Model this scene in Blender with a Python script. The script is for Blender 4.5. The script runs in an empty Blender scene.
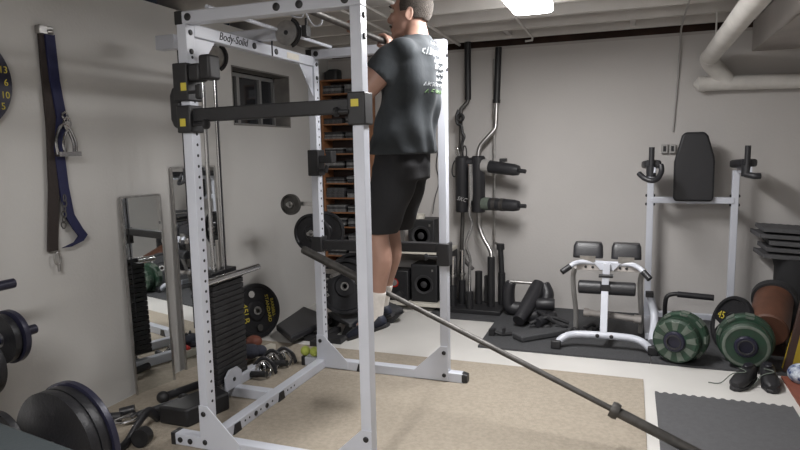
import bpy, bmesh, math, random
from mathutils import Vector as V, Matrix, Euler
from mathutils.bvhtree import BVHTree
random.seed(7)
S = bpy.context.scene
C = S.collection
PI = math.pi
def rad(a): return a*PI/180

# ---------------------------------------------------------------- camera
cd = bpy.data.cameras.new('camera'); cam = bpy.data.objects.new('camera', cd); C.objects.link(cam); S.camera = cam
F, PIT, ROLL, YAW = 620.78, 0.1214, -0.0196, 0.3559
CP = V((1.9278, -2.4145, 1.4613))
cy, sy, cp, sp = math.cos(YAW), math.sin(YAW), math.cos(PIT), math.sin(PIT)
fw = V((-sy*cp, cy*cp, -sp)); rt = V((cy, sy, 0)); up = rt.cross(fw)
r2 = rt*math.cos(ROLL)+up*math.sin(ROLL); u2 = up*math.cos(ROLL)-rt*math.sin(ROLL)
cam.matrix_world = Matrix(((r2.x, u2.x, -fw.x, CP.x), (r2.y, u2.y, -fw.y, CP.y), (r2.z, u2.z, -fw.z, CP.z), (0, 0, 0, 1)))
cd.sensor_width = 36; cd.lens = F/800*36; cd.clip_start = 0.05

# ---------------------------------------------------------------- light
W = bpy.data.worlds.new('world'); S.world = W; W.use_nodes = True
W.node_tree.nodes['Background'].inputs[0].default_value = (0.5, 0.55, 0.7, 1)
W.node_tree.nodes['Background'].inputs[1].default_value = 0.02
S.view_settings.view_transform = 'Standard'; S.view_settings.look = 'None'
S.view_settings.gamma = 1; S.view_settings.use_curve_mapping = False
S.view_settings.exposure = 0.15
LAMPS = [(1.33, 1.07, 2.33, 52), (2.95, -0.9, 2.33, 44), (0.9, -2.4, 2.33, 62)]      # x, y, z, watts of each fluorescent fixture

# ---------------------------------------------------------------- materials
def mat(name, col, rough=.5, metal=0., noise=0., scale=30., bump=0., col2=None, spec=.5, bscale=None, coat=0.):
    m = bpy.data.materials.new(name); m.use_nodes = True; nt = m.node_tree; b = nt.nodes['Principled BSDF']
    b.inputs['Base Color'].default_value = (*col, 1); b.inputs['Roughness'].default_value = rough
    b.inputs['Metallic'].default_value = metal; b.inputs['Specular IOR Level'].default_value = spec
    b.inputs['Coat Weight'].default_value = coat
    tc = nt.nodes.new('ShaderNodeTexCoord')
    if noise or col2:
        n = nt.nodes.new('ShaderNodeTexNoise'); n.inputs['Scale'].default_value = scale; n.inputs['Detail'].default_value = 6
        nt.links.new(tc.outputs['Object'], n.inputs['Vector'])
        r = nt.nodes.new('ShaderNodeValToRGB')
        c2 = col2 or tuple(max(0, c*(1-noise)) for c in col)
        r.color_ramp.elements[0].position = .35; r.color_ramp.elements[1].position = .65
        r.color_ramp.elements[0].color = (*c2, 1); r.color_ramp.elements[1].color = (*col, 1)
        nt.links.new(n.outputs['Fac'], r.inputs['Fac']); nt.links.new(r.outputs['Color'], b.inputs['Base Color'])
    if bump:
        n2 = nt.nodes.new('ShaderNodeTexNoise'); n2.inputs['Scale'].default_value = bscale or scale*3; n2.inputs['Detail'].default_value = 5
        nt.links.new(tc.outputs['Object'], n2.inputs['Vector'])
        bp = nt.nodes.new('ShaderNodeBump'); bp.inputs['Strength'].default_value = bump; bp.inputs['Distance'].default_value = .01
        nt.links.new(n2.outputs['Fac'], bp.inputs['Height']); nt.links.new(bp.outputs['Normal'], b.inputs['Normal'])
    return m
def emat(name, col, s):
    m = bpy.data.materials.new(name); m.use_nodes = True; b = m.node_tree.nodes['Principled BSDF']
    b.inputs['Base Color'].default_value = (*col, 1)
    b.inputs['Emission Color'].default_value = (*col, 1); b.inputs['Emission Strength'].default_value = s; return m
M = dict(
 wall=mat('painted_wall', (.51, .50, .485), .75, noise=.07, scale=1.3, bump=.12, bscale=60),
 wallb=mat('painted_block_wall', (.50, .48, .465), .75, noise=.07, scale=1.2, bump=.15, bscale=50),
 joist=mat('painted_joist', (.60, .575, .55), .7, noise=.1, scale=4, bump=.1),
 deck=mat('painted_subfloor', (.42, .39, .36), .8, noise=.15, scale=5, bump=.1),
 rawwood=mat('dark_raw_wood', (.06, .03, .02), .8, noise=.5, scale=6),
 floor=mat('painted_concrete', (.62, .605, .58), .32, noise=.09, scale=2.2, bump=.05, bscale=14),
 carpet=mat('tan_carpet', (.35, .305, .245), .95, noise=.16, scale=45, bump=.5, bscale=160),
 rubber=mat('rubber_mat', (.055, .056, .06), .8, noise=.25, scale=60, bump=.2, bscale=200),
 foam=mat('foam_tile', (.085, .085, .09), .85, noise=.12, scale=40, bump=.25, bscale=180),
 white=mat('white_powder_coat', (.54, .56, .62), .32, noise=.05, scale=5, bump=.02),
 black=mat('black_paint', (.016, .016, .018), .5, noise=.2, scale=10),
 blackp=mat('black_plastic', (.016, .016, .018), .5, noise=.2, scale=30),
 vinyl=mat('black_vinyl', (.020, .020, .023), .42, bump=.1, bscale=90),
 iron=mat('black_iron', (.019, .019, .022), .42, metal=.3, noise=.3, scale=12, bump=.15, bscale=80),
 blueiron=mat('dark_blue_iron', (.022, .022, .042), .38, metal=.2, noise=.3, scale=12, bump=.1, bscale=80),
 chrome=mat('chrome', (.62, .62, .63), .16, metal=1.),
 steel=mat('brushed_steel', (.48, .47, .46), .36, metal=1., noise=.25, scale=25),
 dsteel=mat('dull_steel', (.12, .115, .11), .52, metal=.8, noise=.3, scale=20),
 mirror=mat('mirror_glass', (.78, .80, .80), .02, metal=1.),
 wood=mat('orange_wood', (.30, .13, .055), .5, noise=.3, scale=8),
 cdcase=mat('plastic_case', (.10, .10, .105), .3, noise=.6, scale=25),
 cdcase2=mat('pale_plastic_case', (.25, .25, .25), .3, noise=.5, scale=25),
 yellow=mat('yellow_paint', (.52, .43, .05), .5),
 board=mat('yellow_board', (.62, .44, .04), .6, noise=.15, scale=6),
 skin=mat('skin', (.40, .235, .18), .5, noise=.14, scale=14, bump=.05, bscale=60),
 hair=mat('short_hair', (.075, .062, .052), .8, noise=.5, scale=120, bump=.6, bscale=220),
 shirt=mat('charcoal_tshirt', (.034, .040, .046), .9, noise=.2, scale=9, bump=.25, bscale=22),
 shorts=mat('black_shorts', (.008, .008, .010), .85, bump=.3, bscale=16),
 sock=mat('white_sock', (.72, .69, .66), .9, noise=.08, scale=60, bump=.3, bscale=150),
 shoe=mat('navy_shoe', (.006, .009, .022), .6, noise=.3, scale=20),
 benchv=mat('dark_teal_vinyl', (.032, .040, .044), .6, bump=.1, bscale=90),
 print_w=mat('white_shirt_print', (.42, .44, .46), .8), print_g=mat('green_shirt_print', (.09, .16, .07), .8),
 ink=mat('black_ink', (.01, .01, .015), .5),
 webb=mat('navy_webbing', (.008, .010, .055), .7, noise=.2, scale=60, bump=.2),
 webk=mat('brown_black_webbing', (.028, .020, .018), .8, noise=.2, scale=60, bump=.2),
 green=mat('green_rubber', (.010, .042, .022), .6, noise=.5, scale=14, col2=(.018, .035, .022)),
 tape=mat('grey_tape', (.115, .14, .115), .6, noise=.3, scale=25),
 brown=mat('brown_leather', (.11, .045, .026), .6, noise=.3, scale=9, bump=.2),
 dbrown=mat('dark_brown_wood', (.04, .02, .015), .5),
 red=mat('red_rubber', (.50, .03, .02), .5), redbrown=mat('red_brown_leather', (.22, .07, .045), .6, noise=.2),
 greyfab=mat('blue_grey_fabric', (.055, .06, .085), .9, noise=.3, scale=30, bump=.4),
 ball=mat('tennis_felt', (.42, .48, .10), .9, noise=.1, scale=40, bump=.4),
 pipe=mat('painted_pipe', (.62, .60, .57), .55, noise=.12, scale=7, bump=.25, bscale=30),
 glass=mat('dark_window_glass', (.02, .022, .026), .06, spec=.8),
 alu=mat('window_aluminium', (.30, .30, .30), .4, metal=.4),
 recess=mat('mottled_window_recess', (.19, .18, .17), .9, noise=.3, scale=8),  # mottled mid-grey, darker than the wall around the window
 speaker=mat('speaker_cloth', (.012, .012, .013), .9, bump=.3, bscale=200),
 cone=mat('speaker_cone', (.022, .022, .024), .7),
 shelfm=mat('cream_shelf', (.60, .57, .50), .5, noise=.06),
 beam=mat('grey_beam_paint', (.42, .39, .37), .6, noise=.12, scale=4),
 outlet=mat('grey_box', (.34, .33, .32), .5),
 grille=mat('silver_grille', (.5, .5, .5), .4, metal=.7),
 check=mat('blue_white_fabric', (.02, .04, .14), .8, col2=(.6, .65, .7), scale=34),
 lens=emat('fluorescent_diffuser', (1, .985, .97), 16),
)

# ---------------------------------------------------------------- mesh helpers
def frame_for(d):
    d = d.normalized(); a = V((0, 0, 1)) if abs(d.z) < .9 else V((1, 0, 0))
    s = a.cross(d).normalized(); return s, d.cross(s).normalized(), d
class MB:
    def __init__(s): s.bm = bmesh.new(); s.M = Matrix()
    def v(s, p): return s.bm.verts.new(s.M @ V(p))
    def ring(s, pts): return [s.v(p) for p in pts]
    def face(s, vs, mi=0):
        try: f = s.bm.faces.new(vs); f.material_index = mi; return f
        except ValueError: return None
    def skin(s, rings, cap=True, closed=False, mi=0):
        n = len(rings[0]); R = [s.ring(r) for r in rings]
        m = len(R)
        for i in range(m if closed else m-1):
            a, b = R[i], R[(i+1) % m]
            for k in range(n): s.face([a[k], a[(k+1) % n], b[(k+1) % n], b[k]], mi)
        if cap and not closed: s.face(list(reversed(R[0])), mi); s.face(R[-1], mi)
        return s
    def box(s, c, sz, rot=None, mi=0):
        c = V(c); h = V(sz)/2; R = rot if rot is not None else Matrix.Identity(3)
        q = [(-1, -1), (1, -1), (1, 1), (-1, 1)]
        return s.skin([[c+R@V((x*h.x, y*h.y, z*h.z)) for x, y in q] for z in (-1, 1)], mi=mi)
    def bb(s, a, b, mi=0):
        a, b = V(a), V(b); return s.box((a+b)/2, (abs(b.x-a.x), abs(b.y-a.y), abs(b.z-a.z)), mi=mi)
    def beam(s, p0, p1, w, h, mi=0):
        p0, p1 = V(p0), V(p1); a, b, d = frame_for(p1-p0)
        q = [(-1, -1), (1, -1), (1, 1), (-1, 1)]
        return s.skin([[p+a*x*w/2+b*y*h/2 for x, y in q] for p in (p0, p1)], mi=mi)
    def cyl(s, p0, p1, r0, r1=None, seg=20, mi=0):
        p0, p1 = V(p0), V(p1); r1 = r0 if r1 is None else r1; a, b, d = frame_for(p1-p0)
        return s.skin([[p+(a*math.cos(2*PI*k/seg)+b*math.sin(2*PI*k/seg))*r for k in range(seg)] for p, r in ((p0, r0), (p1, r1))], mi=mi)
    def lathe(s, p, d, prof, seg=32, mi=0, closed=False):       # prof: (along, radius)
        p = V(p); a, b, d = frame_for(V(d))
        return s.skin([[p+d*t+(a*math.cos(2*PI*k/seg)+b*math.sin(2*PI*k/seg))*max(r, 1e-4) for k in range(seg)] for t, r in prof], mi=mi, closed=closed)
    def tube(s, pts, r, seg=12, closed=False, sm=True, mi=0, asp=1.):
        P = [V(p) for p in pts]
        rr = r if isinstance(r, (list, tuple)) else [r]*len(P)
        if sm and len(P) > 2:
            Q, R2 = [], []; n = len(P)
            for i in range(n if closed else n-1):
                p0, p1, p2, p3 = P[(i-1) % n if closed else max(i-1, 0)], P[i], P[(i+1) % n], P[(i+2) % n if closed else min(i+2, n-1)]
                for k in range(5):
                    t = k/5
                    Q.append(.5*((2*p1)+(p2-p0)*t+(2*p0-5*p1+4*p2-p3)*t*t+(3*p1-p0-3*p2+p3)*t**3)); R2.append(rr[i]*(1-t)+rr[(i+1) % n]*t)
            if not closed: Q.append(P[-1]); R2.append(rr[-1])
            P, rr = Q, R2
        n = len(P); rings = []; a = None
        for i, p in enumerate(P):
            if closed: d = P[(i+1) % n]-P[i-1]
            else: d = P[min(i+1, n-1)]-P[max(i-1, 0)]
            d.normalize()
            if a is None: a = frame_for(d)[0]
            a = (a-d*a.dot(d)).normalized(); b = d.cross(a)
            rings.append([p+(a*math.cos(2*PI*k/seg)*asp+b*math.sin(2*PI*k/seg))*rr[i] for k in range(seg)])
        return s.skin(rings, closed=closed, mi=mi)
    def ell(s, c, r, seg=20, rows=12, rot=None, mi=0):
        c = V(c); R = rot if rot is not None else Matrix.Identity(3); rings = []
        for i in range(rows+1):
            th = PI*min(max(i/rows, .01), .99)
            rings.append([c+R@V((r[0]*math.sin(th)*math.cos(2*PI*k/seg), r[1]*math.sin(th)*math.sin(2*PI*k/seg), -r[2]*math.cos(th))) for k in range(seg)])
        return s.skin(rings, mi=mi)
    def rings(s, rs, seg=28, p=2.0):                              # (centre, a vec, b vec)
        out = []
        for c, a, b in rs:
            c, a, b = V(c), V(a), V(b); ring = []
            for k in range(seg):
                t = 2*PI*k/seg; ct, st = math.cos(t), math.sin(t)
                ring.append(c+a*(abs(ct)**(2/p)*(1 if ct > 0 else -1))+b*(abs(st)**(2/p)*(1 if st > 0 else -1)))
            out.append(ring)
        return s.skin(out)
    def prism(s, pts, ext, mi=0):                                # 3D polygon extruded by vector
        e = V(ext); return s.skin([[V(p) for p in pts], [V(p)+e for p in pts]], mi=mi)
def wl(o):
    l = V((0, 0, 0))
    while o: l += o.location; o = o.parent
    return l
def tagp(o, label=None, cat=None, group=None, kind=None):
    if label: o['label'] = label
    if cat: o['category'] = cat
    if group: o['group'] = group
    if kind: o['kind'] = kind
    return o
def link(name, me, parent=None):
    o = bpy.data.objects.new(name, me); C.objects.link(o)
    if parent: o.parent = parent
    return o
def build(name, mb, m, parent=None, label=None, cat=None, group=None, kind=None, bev=0., origin=None, smooth=35):
    bm = mb.bm; bmesh.ops.recalc_face_normals(bm, faces=bm.faces)
    me = bpy.data.meshes.new(name)
    if parent is not None: off = wl(parent)
    elif origin is not None: off = V(origin)
    else:
        xs = [v.co for v in bm.verts]
        off = V(((min(c.x for c in xs)+max(c.x for c in xs))/2, (min(c.y for c in xs)+max(c.y for c in xs))/2, min(c.z for c in xs)))
    bmesh.ops.translate(bm, vec=-off, verts=bm.verts)
    bm.to_mesh(me); bm.free()
    for x in (m if isinstance(m, (list, tuple)) else [m]): me.materials.append(x)
    for p in me.polygons: p.use_smooth = True
    me.set_sharp_from_angle(angle=rad(smooth))
    o = link(name, me, parent)
    if parent is None: o.location = off
    if bev:
        b = o.modifiers.new('bevel', 'BEVEL'); b.width = bev; b.segments = 2; b.limit_method = 'ANGLE'; b.angle_limit = rad(40)
    return tagp(o, label, cat, group, kind)
def thing(name, label, cat, loc, group=None):
    o = bpy.data.objects.new(name, None); C.objects.link(o); o.location = loc; o.empty_display_size = .05
    return tagp(o, label, cat, group)
def structure(name, mb, m, **k): return build(name, mb, m, kind='structure', **k)
def text(name, s, size, p, xdir, ydir, m, parent, depth=.0008, shear=0, label=None):
    cu = bpy.data.curves.new(name, 'FONT'); cu.body = s; cu.size = size; cu.extrude = depth; cu.shear = shear
    cu.align_x = 'CENTER'; cu.align_y = 'CENTER'; cu.resolution_u = 3
    t = bpy.data.objects.new('text_tmp', cu); C.objects.link(t); bpy.context.view_layer.update()
    me = bpy.data.meshes.new_from_object(t.evaluated_get(bpy.context.evaluated_depsgraph_get())); bpy.data.objects.remove(t)
    X = V(xdir).normalized(); Y = V(ydir).normalized(); Z = X.cross(Y)
    Mx = Matrix(((X.x, Y.x, Z.x, p[0]), (X.y, Y.y, Z.y, p[1]), (X.z, Y.z, Z.z, p[2]), (0, 0, 0, 1)))
    me.transform(Matrix.Translation(-wl(parent)) @ Mx); me.materials.clear(); me.materials.append(m)
    return tagp(link(name, me, parent), label)
def copy_tree(o, parent=None):
    c = o.copy(); C.objects.link(c); c.parent = parent
    for ch in list(o.children): copy_tree(ch, c)
    return c

# ================================================================ STRUCTURE
XL, XR, YB, YF, ZT = -.9, 4.3, 3.24, -4.0, 2.33
structure('floor', MB().bb((XL-.2, YF-.2, -.12), (XR+.2, YB+.2, 0)), M['floor'])
wy0, wy1, wz0, wz1 = 1.62, 2.47, 1.667, 2.115
w = MB()
w.bb((XL-.2, YF-.2, 0), (XL, wy0, 2.40)).bb((XL-.2, wy1, 0), (XL, YB+.2, 2.40)).bb((XL-.2, wy0, 0), (XL, wy1, wz0)).bb((XL-.2, wy0, wz1), (XL, wy1, 2.40))
structure('wall_left', w, M['wall'])
structure('wall_back', MB().bb((XL, YB, 0), (XR+.2, YB+.2, ZT)), M['wallb'])
structure('wall_right', MB().bb((XR, YF-.2, 0), (XR+.2, YB, 2.40)), M['wall'])
structure('wall_front', MB().bb((XL, YF-.2, 0), (XR, YF, 2.40)), M['wall'])
structure('trim_1', MB().bb((XL, YB+.10, ZT), (XR+.2, YB+.2, 2.62)), M['rawwood'], label='dark wood rim board above the back wall')
structure('trim_2', MB().bb((XL, YB+.004, ZT), (XR, YB+.1, ZT+.025)), M['beam'], label='sill plate on top of the back wall')
structure('ceiling', MB().bb((XL-.2, YF-.2, 2.58), (XR+.2, YB+.2, 2.64)), M['deck'])
yy = 3.17; n = 3
while yy > YF:
    structure('trim_%d' % n, MB().bb((XL-.2, yy-.038, 2.40), (XR+.2, yy, 2.58)), M['joist'], label='white painted ceiling joist'); n += 1; yy -= .406
structure('trim_%d' % n, MB().bb((2.80, -1.5, 2.17), (3.12, YB, 2.398)), M['beam'], label='painted boxed duct running under the joists', bev=.004); n += 1
for xx in (.9, 1.9):   # solid blocking pieces between the joists
    structure('trim_%d' % n, MB().bb((xx, 2.77, 2.42), (xx+.04, 3.13, 2.57)), M['joist'], label='blocking between two ceiling joists'); n += 1
# window
wf = structure('window_1', MB().bb((XL-.19, wy0, wz0), (XL-.17, wy1, wz1)), M['glass'], label='small dark basement window in the left wall')
fr = MB(); t = .03; xw = XL-.165
fr.bb((xw-.02, wy0, wz0+.03), (xw+.02, wy0+t, wz1-.02)).bb((xw-.02, wy1-t, wz0+.03), (xw+.02, wy1, wz1-.02)).bb((xw-.02, wy0, wz1-.05), (xw+.02, wy1, wz1-.02)).bb((xw-.02, wy0, wz0), (xw+.02, wy1, wz0+.03)).bb((xw-.02, wy0+.27, wz0+.03), (xw+.02, wy0+.31, wz1-.05)).bb((xw-.02, wy0+.60, wz0+.03), (xw+.02, wy0+.63, wz1-.05))
build('window_frame', fr, M['alu'], wf)
rc = MB(); rc.bb((XL-.145, wy0, wz1-.012), (XL+.001, wy1, wz1)).bb((XL-.145, wy1-.012, wz0), (XL+.001, wy1, wz1)).bb((XL-.145, wy0, wz0), (XL+.001, wy1, wz0+.012)).bb((XL-.145, wy0, wz0), (XL+.001, wy0+.012, wz1))
build('window_reveal', rc, M['recess'], wf)

# floor coverings
build('carpet', MB().bb((XL+.02, -3.6, .0), (2.035, 1.6, .008)), M['carpet'], label='large tan carpet under the white power rack', cat='carpet')
def serrated(x0, x1, y0, y1, z0, z1, side='+y', n=14, d=.018):
    mb = MB(); pts = [(x0, y0), (x1, y0), (x1, y1)]
    for k in range(n*4, -1, -1):
        u = k/(n*4); pts.append((x0+(x1-x0)*u, y1+(d if (k//2) % 2 == 0 else 0)))
    pts.append((x0, y1)) if pts[-1][1] != y1 else None
    return mb.prism([(p[0], p[1], z0) for p in pts], (0, 0, z1-z0))
build('foam_mat', serrated(2.095, 2.80, -.2, 1.385, .0, .014), M['foam'], label='dark grey interlocking foam mat on the white floor beside the carpet', cat='mat')
build('rubber_mat', MB().prism([(.905, 1.93, 0), (2.085, 1.93, 0), (2.085, 3.2, 0), (.88, 3.2, 0)], (0, 0, .014)), M['rubber'], label='black rubber mat under the white leg machine', cat='mat')
build('rubber_mat', MB().bb((2.09, 1.93, 0), (3.25, 3.2, .014)), M['rubber'], label='black rubber mat under the dip station and the green weights', cat='mat')
build('wood_strip', MB().bb((2.84, .8, 0), (3.3, 1.9, .012)), M['redbrown'], label='reddish brown floor board at the right edge past the shoes', cat='board')

# ================================================================ CEILING THINGS
def fixture(x, y, z, wt, label, wdt=.24, ln=1.22):
    t = thing('fluorescent_light', label, 'ceiling light', (x, y, z))
    b = MB(); b.rings([((x, y-ln/2, z+.035), (wdt/2, 0, 0), (0, 0, .035)), ((x, y+ln/2, z+.035), (wdt/2, 0, 0), (0, 0, .035))], p=8)
    build('housing', b, M['white'], t)
    d = MB(); d.rings([((x, y-ln/2-.004, z-.005), (wdt/2+.004, 0, 0), (0, 0, .035)), ((x, y+ln/2+.004, z-.005), (wdt/2+.004, 0, 0), (0, 0, .035))], p=5)
    build('diffuser', d, M['lens'], t)
    l = bpy.data.lights.new('lamp_glow', 'AREA'); l.shape = 'RECTANGLE'; l.size = wdt; l.size_y = ln; l.energy = wt; l.color = (1, .985, .98)
    lo = bpy.data.objects.new('lamp_glow', l); C.objects.link(lo); lo.parent = t; lo.location = (0, 0, -.055)
    return t
fixture(*LAMPS[0], 'bright white fluorescent ceiling light over the middle of the room')
fixture(*LAMPS[1], 'white fluorescent ceiling light over the right of the room')
fixture(*LAMPS[2], 'white fluorescent ceiling light near the front left corner')
# conduits under the joists
def conduit(name, pts, label, r=.009, m='joist', cat='conduit'):
    return build(name, MB().tube(pts, r, 8, sm=False), M[m], label=label, cat=cat, smooth=60)
conduit('conduit', [(1.125, 2.18, 2.388), (1.118, 3.1, 2.388), (1.11, 3.14, 2.37), (1.05, 3.15, 2.368)], 'thin white conduit running from the bright ceiling light to the back wall')
conduit('conduit', [(.49, .8, 2.388), (.45, 3.2, 2.388)], 'thin white ceiling conduit ending above the black hanging pole', .012)
conduit('conduit', [(.30, -.5, 2.388), (.29, 3.1, 2.388)], 'thin white ceiling conduit passing in front of the face of the man')
conduit('conduit', [(.10, -.5, 2.388), (.10, 3.1, 2.388)], 'leftmost thin white ceiling conduit above the rack')
conduit('cable', [(2.255, 1.4, 2.386), (2.262, 2.13, 2.385), (2.27, 2.7, 2.382), (2.278, 3.1, 2.36), (2.28, 3.195, 2.28), (2.276, 3.225, 2.0), (2.252, 3.228, 1.56)], 'grey cable hanging from the joists down to the wall outlet', .007, 'outlet', 'cable')
# pipes
pp = thing('drain_pipe', 'thick white painted pipe running under the joists with an elbow at the back wall', 'pipe', (2.47, 3.0, 1.9))
build('overhead_run', MB().tube([(2.51, -1.2, 2.22), (2.49, 1.5, 2.16), (2.475, 2.95, 2.11)], .062, 24, sm=False), M['pipe'], pp)
build('elbow', MB().tube([(2.475, 2.9, 2.11), (2.475, 2.98, 2.10), (2.51, 3.06, 2.06), (2.58, 3.12, 1.99), (2.63, 3.14, 1.935)], [.064, .068, .066, .064, .06], 24), M['pipe'], pp)
build('horizontal_run', MB().cyl((2.44, 3.14, 1.93), (4.2, 3.14, 1.90), .056, seg=24), M['pipe'], pp)
build('end_cap', MB().lathe((2.47, 3.14, 1.93), (-1, 0, 0), [(0, .062), (.05, .062), (.07, .03), (.085, .018), (.085, .0)], 24), M['pipe'], pp)
build('pipe_hanger', MB().tube([(2.475, 2.62, 2.40), (2.475, 2.62, 2.17)], .006, 8), M['pipe'], pp)

# ================================================================ POWER RACK
L, RW, H = .864, 1.223, 2.1
rack = thing('power_rack', 'white steel power rack standing on the tan carpet around the man', 'power rack', (L/2, RW/2, .008))
def bolt(p, d, parent, r=.014, l=.007, name='bolt'):
    return build(name, MB().lathe(p, d, [(0, r), (l*.6, r), (l, r*.7), (l, 0)], 16), M['black'], parent)
def holes(mb, x, y, z0, z1, step=.05):
    zz = z0
    while zz < z1: mb.lathe((x, y, zz), (1, 0, 0), [(-.004, .008), (.0015, .008), (.0015, 0)], 10, mi=1); zz += step
for (x, y, sgn) in ((0, 0, 1), (L, 0, -1), (0, RW, 1), (L, RW, -1)):
    um = MB().bb((x-.025, y-.03, .06), (x+.025, y+.03, H-.055))
    if x == 0: holes(um, x+.0252, y+.006, .25, 1.95)
    u = build('upright', um, [M['white'], M['ink']], rack, bev=.003)
    g = MB(); yo = y-.036
    g.prism([(x-.027*sgn, yo, .015), (x-.027*sgn, yo, .235), (x+.022*sgn, yo, .235), (x+.20*sgn, yo, .066), (x+.20*sgn, yo, .05), (x+.2*sgn, yo, .015)], (0, .006, 0))
    gp = build('gusset_plate', g, M['white'], rack, bev=.001)
    for zz in (.05, .195): bolt((x, yo, zz), (0, -1, 0), gp, .013)
for y in (0, RW):
    bs = MB().bb((-.20 if y == 0 else -.14, y-.03, .008), (L+.12, y+.03, .068)); bb_ = build('base_rail', bs, M['white'], rack, bev=.005)
    x0 = -.20 if y == 0 else -.14
    build('end_cap', MB().bb((x0-.012, y-.032, .006), (x0+.016, y+.032, .07)), M['black'], bb_, bev=.003)
    build('end_cap', MB().rings([((L+.112, y, .038), (0, .032, 0), (0, 0, .033)), ((L+.145, y, .036), (0, .028, 0), (0, 0, .026))], p=5), M['black'], bb_)
    for xx in (-.155, -.095) if y == 0 else (): bolt((xx, y-.03, .038), (0, -1, 0), bb_)
    if y == RW: build('rubber_foot', MB().prism([(.26, y-.034, .006), (.34, y-.034, .006), (.325, y-.034, .06), (.275, y-.034, .06)], (0, .01, 0)), M['black'], bb_)
    tb = build('top_rail', MB().bb((-.02, y-.03, H-.055), (L+.025, y+.03, H)), M['white'], rack, bev=.005)
    build('end_cap', MB().bb((-.034, y-.032, H-.057), (-.014+.022, y+.032, H+.002)), M['black'], tb, bev=.003)
    for xx in (.04, .50, .61, .82): bolt((xx, y-.03, H-.028), (0, -1, 0), tb, .017)
cr = build('rear_cross_rail', MB().bb((-.03, .03, .008), (.03, RW-.03, .068)), M['white'], rack, bev=.005)
for yy in (.18, .62): build('rubber_foot', MB().prism([(.028, yy-.03, .006), (.028, yy+.04, .006), (.028, yy+.03, .058), (.028, yy-.015, .058)], (.008, 0, 0)), M['black'], cr)
for yy in (.36, .47): bolt((.03, yy, .038), (1, 0, 0), cr)
for yy in (.26, .30, .41, .53, .70, .74, .78): bolt((.03, yy, .04), (1, 0, 0), cr, .006, .002, 'pin_hole')
tr = build('rear_top_rail', MB().bb((-.025, .03, H-.105), (.025, RW-.03, H-.045)), M['white'], rack, bev=.005)
text('maker_lettering', 'Body-Solid', .056, (.0262, .335, H-.072), (0, 1, 0), (0, 0, 1), M['ink'], tr, shear=.3)
for yy in (.52, .74): bolt((.025, yy, H-.075), (1, 0, 0), tr, .017)
build('warning_sticker', MB().bb((.025, .86, H-.095), (.0265, 1.0, H-.06)), M['shelfm'], tr)
for y, s in ((.03, 1), (RW-.03, -1)):
    build('corner_gusset', MB().prism([(.005, y, H-.105), (.005, y+.17*s, H-.105), (.005, y, H-.29)], (.006, 0, 0)), M['white'], rack)
for (x, y) in ((0, 0), (0, RW), (L, 0), (L, RW)):
    for zz in (H-.09, H-.175): bolt((x+.025, y, zz), (1, 0, 0), rack, .013)
pb = build('pull_up_bar', MB().cyl((.605, -.01, 2.068), (.605, RW+.01, 2.068), .016), M['dsteel'], rack, smooth=60)
build('front_brace', MB().cyl((.13, -.01, 2.112), (.13, RW, 2.112), .010), M['white'], rack, smooth=60)

# safety arms and hooks
def safety(name, y, z, label):
    t = thing('safety_bar', label, 'safety bar', (L/2, y, z-.05))
    build('arm', MB().beam((.03, y, z), (L-.02, y, z+.01), .045, .062), M['blackp'], t, bev=.006)
    return t
sa = safety('safety_arm', -.005, 1.635, 'black safety arm spanning the near side of the rack at chest height')
hk = MB(); hk.bb((-.038, -.052, 1.555), (.038, .045, 1.68)); build('rear_bracket', hk, M['black'], sa, bev=.006)
hk = MB(); hk.bb((L-.04, -.046, 1.565), (L+.04, .042, 1.70)); build('front_bracket', hk, M['black'], sa, bev=.006)
build('sticker', MB().bb((L-.022, -.048, 1.64), (L+.012, -.0462, 1.67)), M['yellow'], sa, 'yellow sticker')
build('sticker', MB().bb((-.018, -.054, 1.585), (.012, -.0522, 1.62)), M['yellow'], sa, 'yellow sticker')
kn = MB().cyl((.04, -.03, 1.592), (.10, -.03, 1.592), .008).lathe((.095, -.03, 1.592), (1, 0, 0), [(0, .014), (.008, .024), (.02, .022), (.026, 0)], 16)
build('pin_knob', kn, M['blackp'], sa)
kn = MB().cyl((L-.075, -.05, 1.62), (L-.03, -.05, 1.62), .009).lathe((L-.075, -.05, 1.62), (-1, 0, 0), [(0, .012), (.008, .022), (.02, .02), (.026, 0)], 16)
build('pin_knob', kn, M['blackp'], sa)
jh = thing('bar_hook', 'black bar hook with curved guard near the top of the left front upright', 'bar hook', (0, 0, 1.6))
hk = MB(); hk.bb((-.045, -.055, 1.70), (.035, .05, 1.87)); build('bracket', hk, M['black'], jh, bev=.006)
hk = MB(); hk.bb((.035, -.05, 1.785), (.10, .02, 1.865)).bb((.10, -.055, 1.79), (.16, .03, 1.90)); build('hook_arm', hk, M['black'], jh, bev=.012)
hk = MB(); pts = [(-.045, -.02, 1.78), (-.085, -.02, 1.765), (-.1, -.02, 1.73), (-.1, -.02, 1.62), (-.085, -.02, 1.585), (-.04, -.02, 1.565), (-.04, -.02, 1.61), (-.04, -.02, 1.73)]
hk.prism(pts, (0, .06, 0)); build('guard', hk, M['black'], jh, bev=.01)
kn = MB().cyl((.03, -.045, 1.737), (.085, -.045, 1.737), .008).beam((.09, -.045, 1.705), (.09, -.045, 1.77), .022, .03); build('pin_knob', kn, M['blackp'], jh, bev=.006)
build('sticker', MB().bb((.0, -.057, 1.745), (.03, -.0552, 1.78)), M['yellow'], jh, 'yellow sticker')
jh = thing('bar_hook', 'small black bar hook on the rear left upright beside the wooden shelf', 'bar hook', (0, RW, 1.3))
build('bracket', MB().bb((-.04, RW-.045, 1.30), (.04, RW+.045, 1.468)), M['black'], jh, bev=.006)
build('hook_arm', MB().bb((.035, RW-.035, 1.382), (.10, RW+.03, 1.43)).bb((.09, RW-.04, 1.382), (.13, RW+.035, 1.46)), M['black'], jh, bev=.006)
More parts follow.
